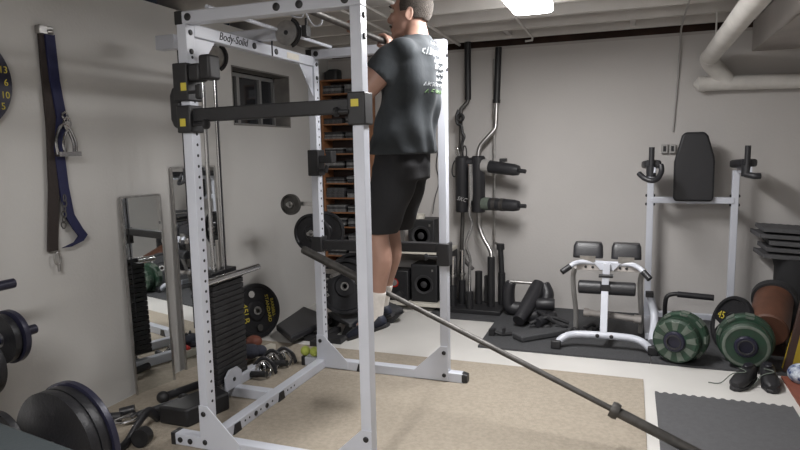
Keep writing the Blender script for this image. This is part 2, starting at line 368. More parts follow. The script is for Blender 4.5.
build('pin_knob', MB().cyl((.03, RW-.04, 1.335), (.085, RW-.04, 1.335), .008).beam((.085, RW-.04, 1.32), (.10, RW-.04, 1.37), .022, .022), M['blackp'], jh, bev=.005)
sb = safety('safety_arm', RW, .845, 'black safety arm spanning the far side of the rack at knee height')
build('rear_bracket', MB().bb((-.038, RW-.045, .80), (.04, RW+.045, .90)), M['black'], sb, bev=.006)
build('front_bracket', MB().bb((L-.04, RW-.045, .745), (L+.04, RW+.045, .885)), M['black'], sb, bev=.006)
build('pin_knob', MB().cyl((L-.09, RW-.05, .80), (L-.03, RW-.05, .80), .009).lathe((L-.09, RW-.05, .80), (-1, 0, 0), [(0, .012), (.008, .022), (.02, .02), (.026, 0)], 16), M['blackp'], sb)

# ================================================================ LAT TOWER
lt = thing('lat_pulldown_tower', 'white and chrome cable weight stack tower behind the left side of the rack', 'cable machine', (-.35, .61, .008))
tm = build('top_arm', MB().bb((-.62, .585, 2.062), (.27, .635, 2.125)), M['white'], lt, bev=.005)
build('arm_bracket', MB().bb((-.63, .52, 2.05), (-.50, .58, 2.13)), M['white'], lt, bev=.004)
for y in (.56, .67):
    gr = build('guide_rod', MB().cyl((-.35, y, .06), (-.35, y, 2.05), .012), M['chrome'], lt, smooth=60)
    build('rod_cap', MB().cyl((-.35, y, 2.03), (-.35, y, 2.07), .022), M['black'], gr)
build('base_rail', MB().bb((-.40, .25, .008), (-.34, .97, .068)).bb((-.40, .58, .008), (-.03, .64, .068)), M['white'], lt, bev=.005)
q = build('rod_base_plate', MB().prism([(-.272, .50, .068), (-.272, .66, .068), (-.272, .66, .15), (-.272, .62, .185), (-.272, .54, .185), (-.272, .50, .15)], (.012, 0, 0)), M['white'], lt, bev=.002); bolt((-.26, .58, .12), (1, 0, 0), q, .012)
for k in range(19):
    z = .115+k*.033
    pl = MB().bb((-.415, .462, z), (-.285, .758, z+.029)); q = build('stack_plate', pl, M['black'], lt, bev=.003)
    build('number_mark', MB().bb((-.2852, .600, z+.009), (-.2842, .618, z+.020)), M['cone'], q)
build('selector_rod', MB().cyl((-.35, .61, .74), (-.35, .61, .95), .012), M['steel'], lt)
build('carriage', MB().bb((-.39, .49, .745), (-.31, .73, .775)), M['black'], lt, bev=.004)
ct = build('carriage_tube', MB().cyl((-.27, .29, .742), (-.27, .90, .742), .020), M['chrome'], lt, smooth=60)
build('tube_end_cap', MB().lathe((-.27, .29, .742), (0, -1, 0), [(-.02, .026), (.012, .026), (.018, .018), (.018, 0)], 20), M['black'], ct)
for (x, y0, y1) in ((-.55, .61, .61), (-.30, .61, .61), (.08, .61, .61)):
    build('cable', MB().cyl((x, .61, .4 if x < .0 else 1.98), (x, .61, 2.06), .0045, seg=8), M['ink'], lt)
def pulley(x, z, r, parent, m='steel'):
    p = build('pulley', MB().lathe((x, .575, z), (0, 1, 0), [(0, 0), (0, r), (.008, r), (.014, r*.88), (.02, r), (.028, r), (.028, 0)], 28), M[m], parent)
    build('pulley_cover', MB().tube([(x+(r+.008)*math.cos(a), .589, z+(r+.008)*math.sin(a)) for a in [rad(-70+k*17) for k in range(9)]], .012, 8, asp=.5), M['black'], p)
    bolt((x, .575, z), (0, -1, 0), p, .012)
pulley(-.27, 1.99, .06, lt); pulley(.19, 2.09, .065, lt)
# wire hooks
hk = thing('wire_hook', 'white bent wire hook at the tip of the lat tower arm', 'hook', (.27, .61, 2.1))
build('wire', MB().tube([(.21, .57, 2.215), (.27, .57, 2.20), (.23, .57, 2.175), (.29, .575, 2.16), (.30, .575, 2.20), (.335, .58, 2.135), (.365, .58, 2.11), (.40, .58, 2.12), (.405, .58, 2.165)], .005, 8), M['white'], hk, smooth=60)
build('clip', MB().bb((.285, .57, 2.06), (.315, .62, 2.12)).cyl((.30, .6, 2.12), (.30, .6, 2.16), .008), M['black'], hk, bev=.004)

# ================================================================ BARBELL
A0, A1 = V((2.275, .555, .05)), V((.125, .79, .882)); d = (A1-A0).normalized(); Lb = (A1-A0).length
bar = thing('barbell', 'long grey barbell sloping from the floor up through the white power rack', 'barbell', A0)
def al(t): return A0+d*t
build('shaft', MB().cyl(al(.40), al(Lb-.40), .0145), M['dsteel'], bar, smooth=60)
for s0, s1, cl in ((0, .42, .42), (Lb, Lb-.42, Lb-.42)):
    sg = 1 if s1 > s0 else -1
    sl = build('sleeve', MB().lathe(al(s0), d*sg, [(0, 0), (0, .024), (.41, .025), (.41, 0)], 28), M['dsteel'], bar, smooth=60)
    build('collar', MB().lathe(al(cl), d*sg, [(-.02, .025), (-.02, .037), (.0, .041), (.02, .037), (.02, .015)], 28), M['dsteel'], bar)
    build('sleeve_end', MB().lathe(al(s0), d*sg, [(-.004, 0), (-.004, .021), (.012, .0255), (.012, 0)], 28), M['steel' if s0 == 0 else 'dsteel'], sl)

# ================================================================ LEFT WALL THINGS
# dartboard
db = thing('dartboard', 'round black dartboard with yellow numbers on the left wall at the edge of the frame', 'dartboard', (XL, -.43, 1.58))
c0 = V((XL+.0, -.43, 1.81))
build('board', MB().lathe(c0, (1, 0, 0), [(0, .225), (.035, .225), (.04, .22), (.04, 0)], 64), M['blueiron'], db)
seg = MB()
for k in range(20):
    a0, a1 = rad(k*18-9), rad(k*18+9)
    if k % 2 == 0:
        for r0, r1 in ((.02, .095), (.105, .155)):
            seg.prism([c0+V((.040, math.sin(a)*r, math.cos(a)*r)) for r, a in ((r0, a0), (r1, a0), (r1, a1), (r0, a1))], (.0015, 0, 0))
build('scoring_wedges', seg, M['yellow'], db)
for k, s in enumerate('20 1 18 4 13 6 10 15 2 17 3 19 7 16 8 11 14 9 12 5'.split()):
    a = rad(k*18); text('number', s, .046, c0+V((.041, math.sin(a)*.190, math.cos(a)*.190)), (0, 1, 0), (0, 0, 1), M['yellow'], db)
# straps
st = thing('hanging_strap', 'long brown and navy webbing straps with a chrome stirrup handle hanging on the left wall', 'strap', (XL+.02, 0, .9))
def ribbon(pts, wd, m, nm, th=.006):
    mb = MB(); R = []
    for x, y, z in pts: R.append([(x, y-wd/2, z), (x, y+wd/2, z), (x+th, y+wd/2, z), (x+th, y-wd/2, z)])
    mb.skin([[V(p) for p in r] for r in R]); return build(nm, mb, M[m], st, bev=.001)
ribbon([(XL+.012, .005, 2.08), (XL+.012, .003, 1.9), (XL+.016, .002, 1.6), (XL+.016, -.015, 1.3), (XL+.012, -.045, 1.02), (XL+.012, -.05, .97)], .060, 'webk', 'brown_strap', .012)
ribbon([(XL+.022, .032, 2.08), (XL+.022, .04, 1.85), (XL+.026, .06, 1.66), (XL+.022, .03, 1.5), (XL+.022, .04, 1.3), (XL+.022, .06, 1.15), (XL+.03, .10, 1.07), (XL+.03, .13, 1.03), (XL+.03, .10, 1.0), (XL+.03, .02, .98)], .058, 'webb', 'navy_strap', .012)
build('buckle', MB().bb((XL+.004, -.03, 2.075), (XL+.036, .055, 2.118)).cyl((XL+.03, .02, 2.09), (XL+.05, .04, 2.09), .012), M['steel'], st, bev=.004)
build('ring_cluster', MB().tube([(XL+.05, .075+.02*math.cos(a), 1.63+.03*math.sin(a)) for a in [rad(k*45) for k in range(8)]], .006, 8, closed=True).tube([(XL+.045, .07+.014*math.cos(a), 1.67+.018*math.sin(a)) for a in [rad(k*45) for k in range(8)]], .006, 8, closed=True).bb((XL+.035, .055, 1.60), (XL+.055, .095, 1.64)), M['chrome'], st)
build('stirrup', MB().tube([(XL+.05, .005, 1.47), (XL+.05, .0, 1.54), (XL+.05, .03, 1.61), (XL+.05, .06, 1.625), (XL+.05, .09, 1.60), (XL+.05, .12, 1.53), (XL+.05, .115, 1.47)], .008, 8).tube([(XL+.065, .035, 1.48), (XL+.065, .03, 1.53), (XL+.065, .06, 1.59), (XL+.065, .09, 1.53), (XL+.065, .09, 1.48)], .007, 8).bb((XL+.035, .0, 1.458), (XL+.08, .125, 1.482)), M['chrome'], st)
ch = MB()
for k in range(6): ch.tube([(XL+.035+(.006 if k % 2 else 0)*math.cos(a), .035-.008*k/2+.008*math.cos(a), 1.24-k*.028+.018*math.sin(a)) for a in [rad(j*45) for j in range(8)]], .0035, 6, closed=True)
build('chain', ch, M['dsteel'], st)
build('snap_hook', MB().tube([(XL+.03, -.035+.018*math.cos(a), .93+.032*math.sin(a)) for a in [rad(k*45) for k in range(8)]], .006, 8, closed=True).cyl((XL+.03, -.03, .90), (XL+.03, -.03, .86), .008), M['steel'], st)

# mirrors leaning against the left wall
def mirror(y0, y1, z1, label, strips=()):
    t = thing('wall_mirror', label, 'mirror', (XL+.04, (y0+y1)/2, 0))
    xb, xt = XL+.035, XL+.012
    def P(y, z, o=0): return V((xb+(xt-xb)*z/z1+o+(y-y0)*.19, y, z))
    g = MB().prism([P(y0, .004), P(y1, .004), P(y1, z1), P(y0, z1)], (.006, 0, 0)); build('mirror_glass', g, M['mirror'], t)
    e = MB()
    for a, b in ((P(y0, .004, .004), P(y0, z1, .004)), (P(y1, .004, .004), P(y1, z1, .004)), (P(y0, z1, .004), P(y1, z1, .004))): e.beam(a, b, .012, .012)
    build('edge_trim', e, M['steel'], t)
mirror(.43, .70, 1.21, 'shorter narrow mirror leaning on the left wall, nearest the camera')
mirror(.88, 1.24, 1.37, 'taller narrow mirror leaning on the left wall behind the cable tower')

# 45 lb plate by the left wall
def olympic(name, c, nrm, r, th, label, cat='weight plate', m='iron', txt=True, group=None, hole=.026):
    c = V(c); nv = V(nrm).normalized()
    t = thing(name, label, cat, c-V((0, 0, r)), group)
    build('disc', MB().lathe(c-nv*th/2, nv, [(0, hole), (0, r), (th*.15, r+.0), (th*.85, r), (th, r*.985), (th, r*.88), (th*.6, r*.84), (th*.6, r*.40), (th*.95, r*.34), (th*.95, hole)], 56, closed=True), M[m], t)
    build('bore_ring', MB().lathe(c-nv*th*.55, nv, [(0, hole*.82), (0, hole*1.3), (th*1.1, hole*1.3), (th*1.1, hole*.82)], 32, closed=True), M['steel'], t, label='steel bore ring')
    return t, c, nv
nv = V((.93, -.36, .20)).normalized(); c = V((-.805, 1.66, .222))
t, c, nv = olympic('weight_plate', c, nv, .215, .03, 'black iron plate with yellow lettering leaning on the left wall')
X = V((0, 0, 1)).cross(nv).normalized(); Y = nv.cross(X)
text('weight_lettering', '45LB', .075, c+nv*.0155-X*.115, -Y, X, M['yellow'], t)
text('weight_lettering', 'STANDARD', .042, c+nv*.0155+X*.10, -Y, X, M['yellow'], t)
text('weight_lettering', 'BARBELL', .038, c+nv*.0155+X*.145, -Y, X, M['yellow'], t)
build('grip_hole', MB().lathe(c+nv*.012+Y*.135-X*.03, nv, [(0, .026), (.004, .026), (.004, 0)], 20), M['wall'], t)
build('grip_hole', MB().lathe(c+nv*.012-Y*.135, nv, [(0, .026), (.004, .026), (.004, 0)], 20), M['dsteel'], t)

# incline board and low step at the back left
ib = thing('incline_board', 'black padded board tilted on the floor beyond the yellow lettered iron plate', 'exercise board', (-.5, 2.0, 0))
build('pad', MB().prism([(-.66, 1.70, .06), (-.40, 1.48, .05), (-.34, 2.05, .05), (-.70, 2.22, .08)], (0, 0, .05)), M['vinyl'], ib, bev=.012)
build('support', MB().bb((-.66, 2.0, .0), (-.60, 2.1, .08)), M['black'], ib, bev=.004)
sp_ = thing('step_platform', 'low black step platform on the white floor beyond the feet of the man', 'step', (0, 2.2, 0))
build('deck', MB().prism([(-.42, 2.12, .085), (-.10, 1.86, .085), (.14, 2.44, .085), (-.12, 2.66, .085)], (0, 0, .035)), M['rubber'], sp_, bev=.006)
for p0, p1 in (((-.16, 1.92, .0), (-.10, 1.95, .09)), ((.03, 2.38, .0), (.10, 2.38, .09)), ((-.38, 2.14, 0), (-.34, 2.16, .09)), ((-.12, 2.6, 0), (-.06, 2.6, .09))):
    a, b = V(p0), V(p1); build('foot', MB().rings([((a.x, a.y, 0), (.035, 0, 0), (0, .035, 0)), ((b.x, b.y, b.z), (.06, 0, 0), (0, .05, 0))], p=5), M['blackp'], sp_)

# plate tree behind the rack
tr2 = thing('weight_tree', 'dark weight tree behind the rear left upright holding small plates', 'weight tree', (-.27, 1.75, 0))
build('post', MB().bb((-.295, 1.72, .02), (-.245, 1.78, 1.22)), M['black'], tr2, bev=.004)
build('base', MB().bb((-.42, 1.70, 0), (-.10, 1.80, .045)).bb((-.3, 1.58, 0), (-.24, 2.0, .045)), M['black'], tr2, bev=.004)
build('peg', MB().beam((-.27, 1.75, 1.06), (-.43, 1.70, 1.07), .03, .03).cyl((-.43, 1.74, 1.07), (-.43, 1.56, 1.075), .013), M['steel'], tr2)
build('peg', MB().cyl((-.24, 1.74, .865), (-.235, 1.50, .87), .013), M['steel'], tr2)
build('peg', MB().beam((-.27, 1.75, .55), (-.10, 1.75, .55), .03, .03).cyl((-.10, 1.76, .55), (-.10, 1.58, .55), .013), M['steel'], tr2)
olympic('weight_plate', (-.43, 1.61, 1.07), (0, -1, .02), .078, .03, 'small grey round plate on the upper peg of the weight tree', m='dsteel', hole=.018)
olympic('weight_plate', (-.235, 1.56, .868), (0, -1, .02), .142, .03, 'medium black plate behind the raised end of the barbell', hole=.018)
olympic('weight_plate', (-.19, 1.67, .868), (.35, -1, .02), .15, .028, 'black plate overlapping behind the medium plate, toward the wooden shelf', hole=.018)
t, c, nv = olympic('weight_plate', (-.20, 2.02, .375), (.15, -.95, .25), .225, .04, 'large black plate standing behind the step platform beside the man')
X = V((0, 0, 1)).cross(nv).normalized(); Y = nv.cross(X)
for k, ch_ in enumerate('45LB'): 
    a = rad(160+k*16); text('raised_lettering', ch_, .05, c+nv*.022+(X*math.cos(a)+Y*math.sin(a))*.16, (-X*math.sin(a)+Y*math.cos(a))*-1, X*math.cos(a)+Y*math.sin(a), M['outlet'], t)
olympic('weight_plate', (-.22, 2.22, .39), (.1, -.95, .3), .225, .04, 'large black plate standing just behind the other large plate', txt=False)

# ================================================================ WOODEN SHELF WITH CASES
wx0, wx1, wy_0, wy_1, wzt = -.885, -.40, 3.02, 3.225, 2.13
ws = thing('wooden_rack', 'tall narrow orange wooden shelf full of plastic cases in the back corner', 'shelf', ((wx0+wx1)/2, 3.12, 0))
for x in (wx0, wx1-.018): build('side_panel', MB().bb((x, wy_0, 0), (x+.018, wy_1, wzt)), M['wood'], ws, bev=.002)
build('back_panel', MB().bb((wx0, wy_1-.006, 0), (wx1, wy_1, wzt)), M['dbrown'], ws)
NC = 15; dz = wzt/NC
for k in range(NC+1): build('shelf_board', MB().bb((wx0+.018, wy_0, min(k*dz, wzt-.012)), (wx1-.018, wy_1-.006, min(k*dz, wzt-.012)+.012)), M['wood'], ws)
ordn = ['lowest', 'second', 'third', 'fourth', 'fifth', 'sixth', 'seventh', 'eighth', 'ninth', 'tenth', 'eleventh', 'twelfth', 'thirteenth', 'fourteenth', 'fifteenth']
protos = []
for m in ('cdcase', 'cdcase2', 'blackp'):
    protos.append(None)
for k in range(3, NC):
    z = k*dz+.013; nn = random.choice((5, 6, 6, 7))
    for col in (0, 1):
        zc = z
        for j in range(nn - random.choice((0, 0, 1))):
            i = random.randrange(3); x = wx0+.10+col*.225 if True else 0
            if protos[i] is None:
                o = build('plastic_case', MB().box((0, 0, .0062), (.19, .14, .0124)), M[('cdcase', 'cdcase2', 'blackp')[i]], origin=(0, 0, 0)); protos[i] = o
            else: o = protos[i].copy(); C.objects.link(o)
            o.location = (x+.018+random.uniform(-.004, .004), wy_0+.085+random.uniform(0, .01), zc); zc += .0132
            lab = 'plastic case in the %s compartment from the bottom of the orange wooden shelf' % ordn[k]
            tagp(o, lab, 'case', 'cases in the %s compartment of the wooden shelf' % ordn[k])
bx = build('storage_box', MB().rings([((-.78, 3.10, wzt), (.075, 0, 0), (0, .07, 0)), ((-.78, 3.10, wzt+.075), (.075, 0, 0), (0, .07, 0)), ((-.76, 3.10, wzt+.10), (.05, 0, 0), (0, .06, 0))], p=4), M['blackp'], label='small black case standing on top of the orange wooden shelf', cat='box')

# ================================================================ CREAM SHELF UNIT + SPEAKERS
sx0, sx1, sy0, sy1 = -.22, .42, 2.78, 3.18
su = thing('shelf_unit', 'low cream shelf unit against the back wall behind the man', 'shelf', (.1, 3.0, 0))
for z in (.045, .525): build('shelf_board', MB().bb((sx0, sy0, z), (sx1, sy1, z+.03)), M['shelfm'], su, bev=.003)
for x in (sx0, sx1-.02): build('side_panel', MB().bb((x, sy0, 0), (x+.02, sy1, .525)), M['black'], su)
def speaker(x0, x1, z0, z1, label, y=2.84):
    t = thing('speaker', label, 'speaker', ((x0+x1)/2, y+.12, z0))
    build('cabinet', MB().bb((x0, y, z0), (x1, y+.25, z1)), M['blackp'], t, bev=.008)
    build('grille', MB().bb((x0+.015, y-.006, z0+.015), (x1-.015, y, z1-.015)), M['speaker'], t, bev=.003)
    cx, cz, r = (x0+x1)/2, z0+(z1-z0)*.47, (x1-x0)*.36
    build('cone', MB().lathe((cx, y-.006, cz), (0, -1, 0), [(0, r), (.008, r), (.008, r*.9), (.001, r*.8), (-.004, r*.4), (.003, r*.3), (.006, 0)], 36), M['cone'], t)
    build('badge', MB().bb((x1-.05, y-.009, z1-.06), (x1-.035, y-.006, z1-.04)), M['steel'], t)
speaker(.05, .30, .556, .83, 'black speaker on the upper board of the cream shelf unit')
speaker(.07, .32, .076, .42, 'larger black speaker on the bottom board of the cream shelf unit')
rb = thing('stereo', 'small black stereo with red and silver front beside the lower speaker', 'stereo', (-.05, 2.95, .076))
build('body', MB().bb((-.14, 2.82, .076), (.05, 3.0, .36)), M['blackp'], rb, bev=.01)
build('dial', MB().lathe((-.085, 2.82, .245), (0, -1, 0), [(0, .03), (.012, .026), (.012, 0)], 24), M['grille'], rb, label='silver dial')
build('red_trim', MB().lathe((-.085, 2.82, .245), (0, -1, 0), [(0, .032), (.006, .042), (.006, .034)], 24, closed=True), M['red'], rb, label='red ring')
build('speaker_cone', MB().lathe((-.03, 2.82, .14), (0, -1, 0), [(0, .035), (.006, .035), (.001, .02), (.003, 0)], 24), M['cone'], rb)
rd = thing('phone_dock', 'grey stand in a red base on top of the cream shelf unit', 'stand', (-.03, 2.84, .555))
build('base', MB().bb((-.07, 2.80, .556), (.045, 2.88, .615)), M['red'], rd, bev=.008)
build('stand', MB().bb((-.035, 2.83, .615), (.02, 2.85, .76)), M['steel'], rd, bev=.004)
build('tissue_roll', MB().lathe((.13, 2.93, .83), (0, 0, 1), [(0, .0), (0, .05), (.04, .055), (.045, .03), (.05, 0)], 20), M['shelfm'], label='crumpled cream cloth lying on the upper speaker', cat='cloth')
build('speaker_wire', MB().tube([(.19, 3.15, .85), (.20, 3.2, 1.0), (.235, 3.22, 1.15), (.21, 3.22, 1.3), (.23, 3.225, 1.45)], .004, 6), M['ink'], label='thin black wire looping up the back wall above the upper speaker', cat='wire')

# ================================================================ SPECIALTY BARS BY THE BACK WALL
bm_ = build('bar_holder_mat', MB().bb((.29, 2.62, 0), (.895, 3.2, .013)), M['rubber'], label='black rubber mat under the standing bars', cat='mat')
bh = thing('bar_holder', 'black floor holder with upright tubes for barbells by the back wall', 'bar holder', (.62, 2.95, .013))
build('base_plate', MB().bb((.36, 2.78, .013), (.90, 3.14, .05)), M['black'], bh, bev=.005)
tubes = [(.455, 2.88, .24), (.515, 2.98, .27), (.62, 2.84, .20), (.66, 3.02, .35), (.79, 2.95, .50), (.865, 3.05, .34)]
for x, y, h in tubes: build('tube', MB().cyl((x, y, .05), (x, y, h), .033, seg=20), M['black'], bh, smooth=60)
build('square_socket', MB().bb((.70, 3.06, .05), (.76, 3.12, .30)), M['black'], bh, bev=.004)
# bar A: black hanging bent bar with logo pad
ba = thing('squat_bar', 'black bent squat bar hanging from the joists with a lettered black pad', 'specialty bar', (.50, 3.1, .40))
build('upper_sleeve', MB().cyl((.545, 3.12, 1.89), (.545, 3.12, 2.395), .029), M['black'], ba, smooth=60)
build('lower_bar', MB().tube([(.545, 3.12, 1.92), (.54, 3.12, 1.87), (.50, 3.10, 1.82), (.485, 3.09, 1.76), (.49, 3.08, 1.35), (.50, 3.08, .90), (.49, 3.08, .62), (.495, 3.08, .49), (.53, 3.07, .42), (.60, 3.05, .36)], .018, 14), M['dsteel'], ba, smooth=60)
pad = build('pad', MB().lathe((.505, 3.05, .885), (0, 0, 1), [(0, .02), (0, .055), (.01, .062), (.49, .062), (.505, .05), (.505, .02)], 28), M['vinyl'], ba)
text('pad_lettering', 'SKC', .05, (.515, 2.986, 1.005), (.96, .1, -.25), (.25, 0, .96), M['grille'], pad, shear=.3)
cb = thing('carabiner_string', 'black straps and carabiners dangling beside the bent black bar', 'carabiner', (.46, 3.04, 1.3))
build('strap', MB().tube([(.475, 3.06, 1.80), (.455, 3.05, 1.74), (.465, 3.05, 1.68), (.50, 3.05, 1.66), (.51, 3.05, 1.60), (.525, 3.05, 1.56), (.505, 3.05, 1.50), (.51, 3.05, 1.44)], .014, 8), M['blackp'], cb)
def ringlink(c, ry, rz, r, nm, m, par, tilt=0):
    c = V(c); return build(nm, MB().tube([(c.x+ry*math.cos(a)+tilt*math.sin(a), c.y, c.z+rz*math.sin(a)) for a in [rad(k*36) for k in range(10)]], r, 8, closed=True), M[m], par, smooth=60)
ringlink((.50, 3.03, 1.73), .028, .028, .010, 'ring', 'blackp', cb)
ringlink((.445, 3.04, 1.28), .03, .075, .006, 'carabiner', 'black', cb, .01)
ringlink((.465, 3.04, 1.42), .015, .05, .006, 'carabiner', 'chrome', cb, -.01)
ringlink((.535, 3.03, 1.42), .016, .06, .006, 'carabiner', 'black', cb)
# bar B: safety squat bar
bb2 = thing('safety_squat_bar', 'safety squat bar standing upright with two padded handles pointing into the room', 'specialty bar', (.70, 3.0, .1))
build('upper_sleeve', MB().cyl((.805, 3.12, 1.87), (.82, 3.13, 2.33), .029).cyl((.803, 3.12, 1.85), (.804, 3.12, 1.88), .034), M['black'], bb2, smooth=60)
build('cambered_bar', MB().tube([(.805, 3.12, 1.87), (.80, 3.11, 1.68), (.79, 3.10, 1.62), (.72, 3.08, 1.54), (.665, 3.07, 1.47), (.65, 3.06, 1.38), (.65, 3.05, 1.2), (.655, 3.05, .84), (.66, 3.05, .76), (.70, 3.03, .66), (.765, 3.0, .56), (.785, 2.98, .50), (.79, 2.955, .40), (.79, 2.95, .1)], .019, 16), M['steel'], bb2, smooth=60)
build('neck_pad', MB().lathe((.655, 3.04, .885), (0, 0, 1), [(0, .02), (0, .055), (.01, .062), (.49, .062), (.505, .05), (.505, .02)], 28).cyl((.53, 3.05, 1.33), (.66, 3.05, 1.33), .045), M['vinyl'], bb2)
for z0, z1, extra in ((1.305, 1.245, 0), (.965, .955, 1)):
    hd = MB().lathe((.69, 3.03, z0), V((.46, -.12, z1-z0)), [(0, .03), (0, .05), (.02, .056), (.31, .052), (.355, .042), (.365, .02)], 28)
    hp = build('handle_pad', hd, M['vinyl'], bb2)
    cl_ = V((.46, -.12, z1-z0)).normalized()
    build('grey_cuff', MB().lathe(V((.69, 3.03, z0))+cl_*.01, cl_, [(0, .03), (0, .058), (.07, .058), (.07, .03)], 28, closed=True), M['outlet'] if not extra else M['tape'], hp, label='grey cuff')
    if extra:
        build('tape_band', MB().lathe(V((.69, 3.03, z0))+cl_*.11, cl_, [(0, .03), (0, .0575), (.035, .0575), (.035, .03)], 28, closed=True).lathe(V((.69, 3.03, z0))+cl_*.185, cl_, [(0, .03), (0, .057), (.035, .057), (.035, .03)], 28, closed=True), M['dsteel'], hp, label='silver tape bands')
    build('handle_tip', MB().cyl(V((.69, 3.03, z0))+cl_*.35, V((.69, 3.03, z0))+cl_*.42, .018), M['black'], hp)
build('grip_clip', MB().bb((.86, 2.96, 1.335), (.92, 3.02, 1.365)), M['black'], bb2, bev=.005)
# bar C: straight bar
bc = thing('straight_bar', 'slim straight steel bar standing upright behind the safety squat bar', 'barbell', (.775, 3.14, .1))
build('rod', MB().cyl((.775, 3.15, .60), (.772, 3.17, 1.78), .012).cyl((.775, 3.17, 1.78), (.772, 3.18, 2.24), .013), M['steel'], bc, smooth=60)
build('collar', MB().cyl((.776, 3.165, 1.73), (.776, 3.165, 1.79), .021), M['steel'], bc)
build('lower_sleeve', MB().cyl((.865, 3.05, .34), (.85, 3.06, .58), .024).cyl((.852, 3.06, .55), (.850, 3.06, .60), .036), M['black'], bc)
build('connector', MB().cyl((.852, 3.06, .585), (.775, 3.15, .60), .012), M['steel'], bc)
# bar D: curl bar
bd = thing('curl_bar', 'zigzag chrome curl bar standing in the floor holder between the pads', 'specialty bar', (.6, 2.9, .1))
build('rod', MB().tube([(.61, 2.93, 1.31), (.61, 2.93, 1.10), (.605, 2.93, .97), (.60, 2.93, .88), (.625, 2.92, .79), (.595, 2.91, .69), (.575, 2.90, .60), (.615, 2.88, .49), (.615, 2.86, .40), (.62, 2.84, .30), (.62, 2.84, .12)], .014, 12), M['chrome'], bd, smooth=60)
build('sleeve', MB().cyl((.613, 2.93, 1.0), (.612, 2.93, 1.32), .020), M['chrome'], bd, smooth=60)
for k, (x, y, zt, lab) in enumerate(((.455, 2.88, .50, 'short chrome dumbbell bar standing in the leftmost black tube'), (.515, 2.98, .55, 'short chrome dumbbell bar standing in the second tube from the rack'))):
    t = thing('loadable_handle', lab, 'dumbbell bar', (x, y, .3))
    build('sleeve', MB().cyl((x, y, .33), (x+.005, y, zt), .024), M['chrome'], t, smooth=60)
    build('shaft', MB().cyl((x, y, .08), (x, y, .34), .015).cyl((x, y, .315), (x, y, .335), .032), M['steel'], t, smooth=60)

# ================================================================ FOAM PADDED MACHINE (on mat)
fm = thing('ab_exerciser', 'black foam padded exerciser folded on the rubber mat beside the standing bars', 'exercise machine', (1.15, 2.75, .014))
build('side_roll', MB().tube([(.985, 2.86, .30), (.965, 2.86, .24), (.96, 2.86, .14), (.98, 2.86, .08), (1.06, 2.86, .07), (1.14, 2.86, .08)], [.042, .052, .058, .062, .062, .055], 16), M['vinyl'], fm, smooth=60)
build('steel_rod', MB().cyl((.97, 2.87, .305), (1.2, 2.87, .30), .014), M['steel'], fm, smooth=60)
build('slanted_pad', MB().tube([(1.22, 2.86, .31), (1.20, 2.80, .25), (1.16, 2.65, .16), (1.11, 2.48, .07)], [.048, .064, .064, .048], 16), M['vinyl'], fm, smooth=60)
build('back_roll', MB().tube([(1.26, 2.88, .29), (1.29, 2.84, .22), (1.28, 2.80, .14)], [.05, .06, .055], 14), M['vinyl'], fm, smooth=60)
build('roller', MB().lathe((1.22, 2.70, .165), V((1, .1, 0)), [(0, .02), (0, .045), (.01, .05), (.14, .05), (.15, .045), (.15, 0)], 20), M['vinyl'], fm)
build('wire_loop', MB().tube([(1.28, 2.84, .31), (1.33, 2.84, .24), (1.335, 2.83, .12)], .006, 8), M['steel'], fm)
for p in ((1.135, 2.50, .13), (1.185, 2.74, .26)): bolt(p, (0, -1, .3), fm, .012)
build('frame_tube', MB().tube([(1.25, 2.62, .12), (1.42, 2.48, .07), (1.56, 2.42, .05)], .018, 10).tube([(1.20, 2.50, .05), (1.35, 2.55, .10), (1.50, 2.56, .06)], .015, 10), M['black'], fm)
build('lower_bracket', MB().tube([(.97, 2.22, .045), (1.02, 2.22, .03), (1.10, 2.25, .03)], .014, 8).bb((.93, 2.19, .016), (.975, 2.24, .065)).bb((1.03, 2.21, .016), (1.05, 2.25, .075)), M['black'], fm)
build('foam_roll', MB().lathe((1.10, 2.62, .07), V((1, .35, 0)), [(0, .02), (0, .05), (.01, .055), (.20, .055), (.21, .05), (.21, 0)], 20), M['vinyl'], fm)
build('foam_roll', MB().lathe((1.26, 2.50, .06), V((.5, 1, .1)), [(0, .02), (0, .036), (.01, .04), (.22, .04), (.23, .036), (.23, 0)], 20), M['vinyl'], fm)
fb = build('foot_plank', MB().beam((1.16, 2.13, .04), (1.50, 2.46, .04), .13, .045), M['rubber'], fm, bev=.01)
cl = thing('gym_attachments', 'tangle of small black handles and clamps on the mat left of the white leg machine', 'attachments', (1.5, 2.5, .014))
cl.name = 'cable_attachment'
random.seed(3)
for k in range(7):
    x, y = 1.3+k*.065, 2.42+random.uniform(-.08, .12)
    build('clamp', MB().tube([(x, y, .03), (x+.05, y+random.uniform(-.06, .06), .07), (x+.10, y+.02, .03)], .014, 8).bb((x-.015, y-.02, .015), (x+.02, y+.02, .055)), M['blackp'], cl)

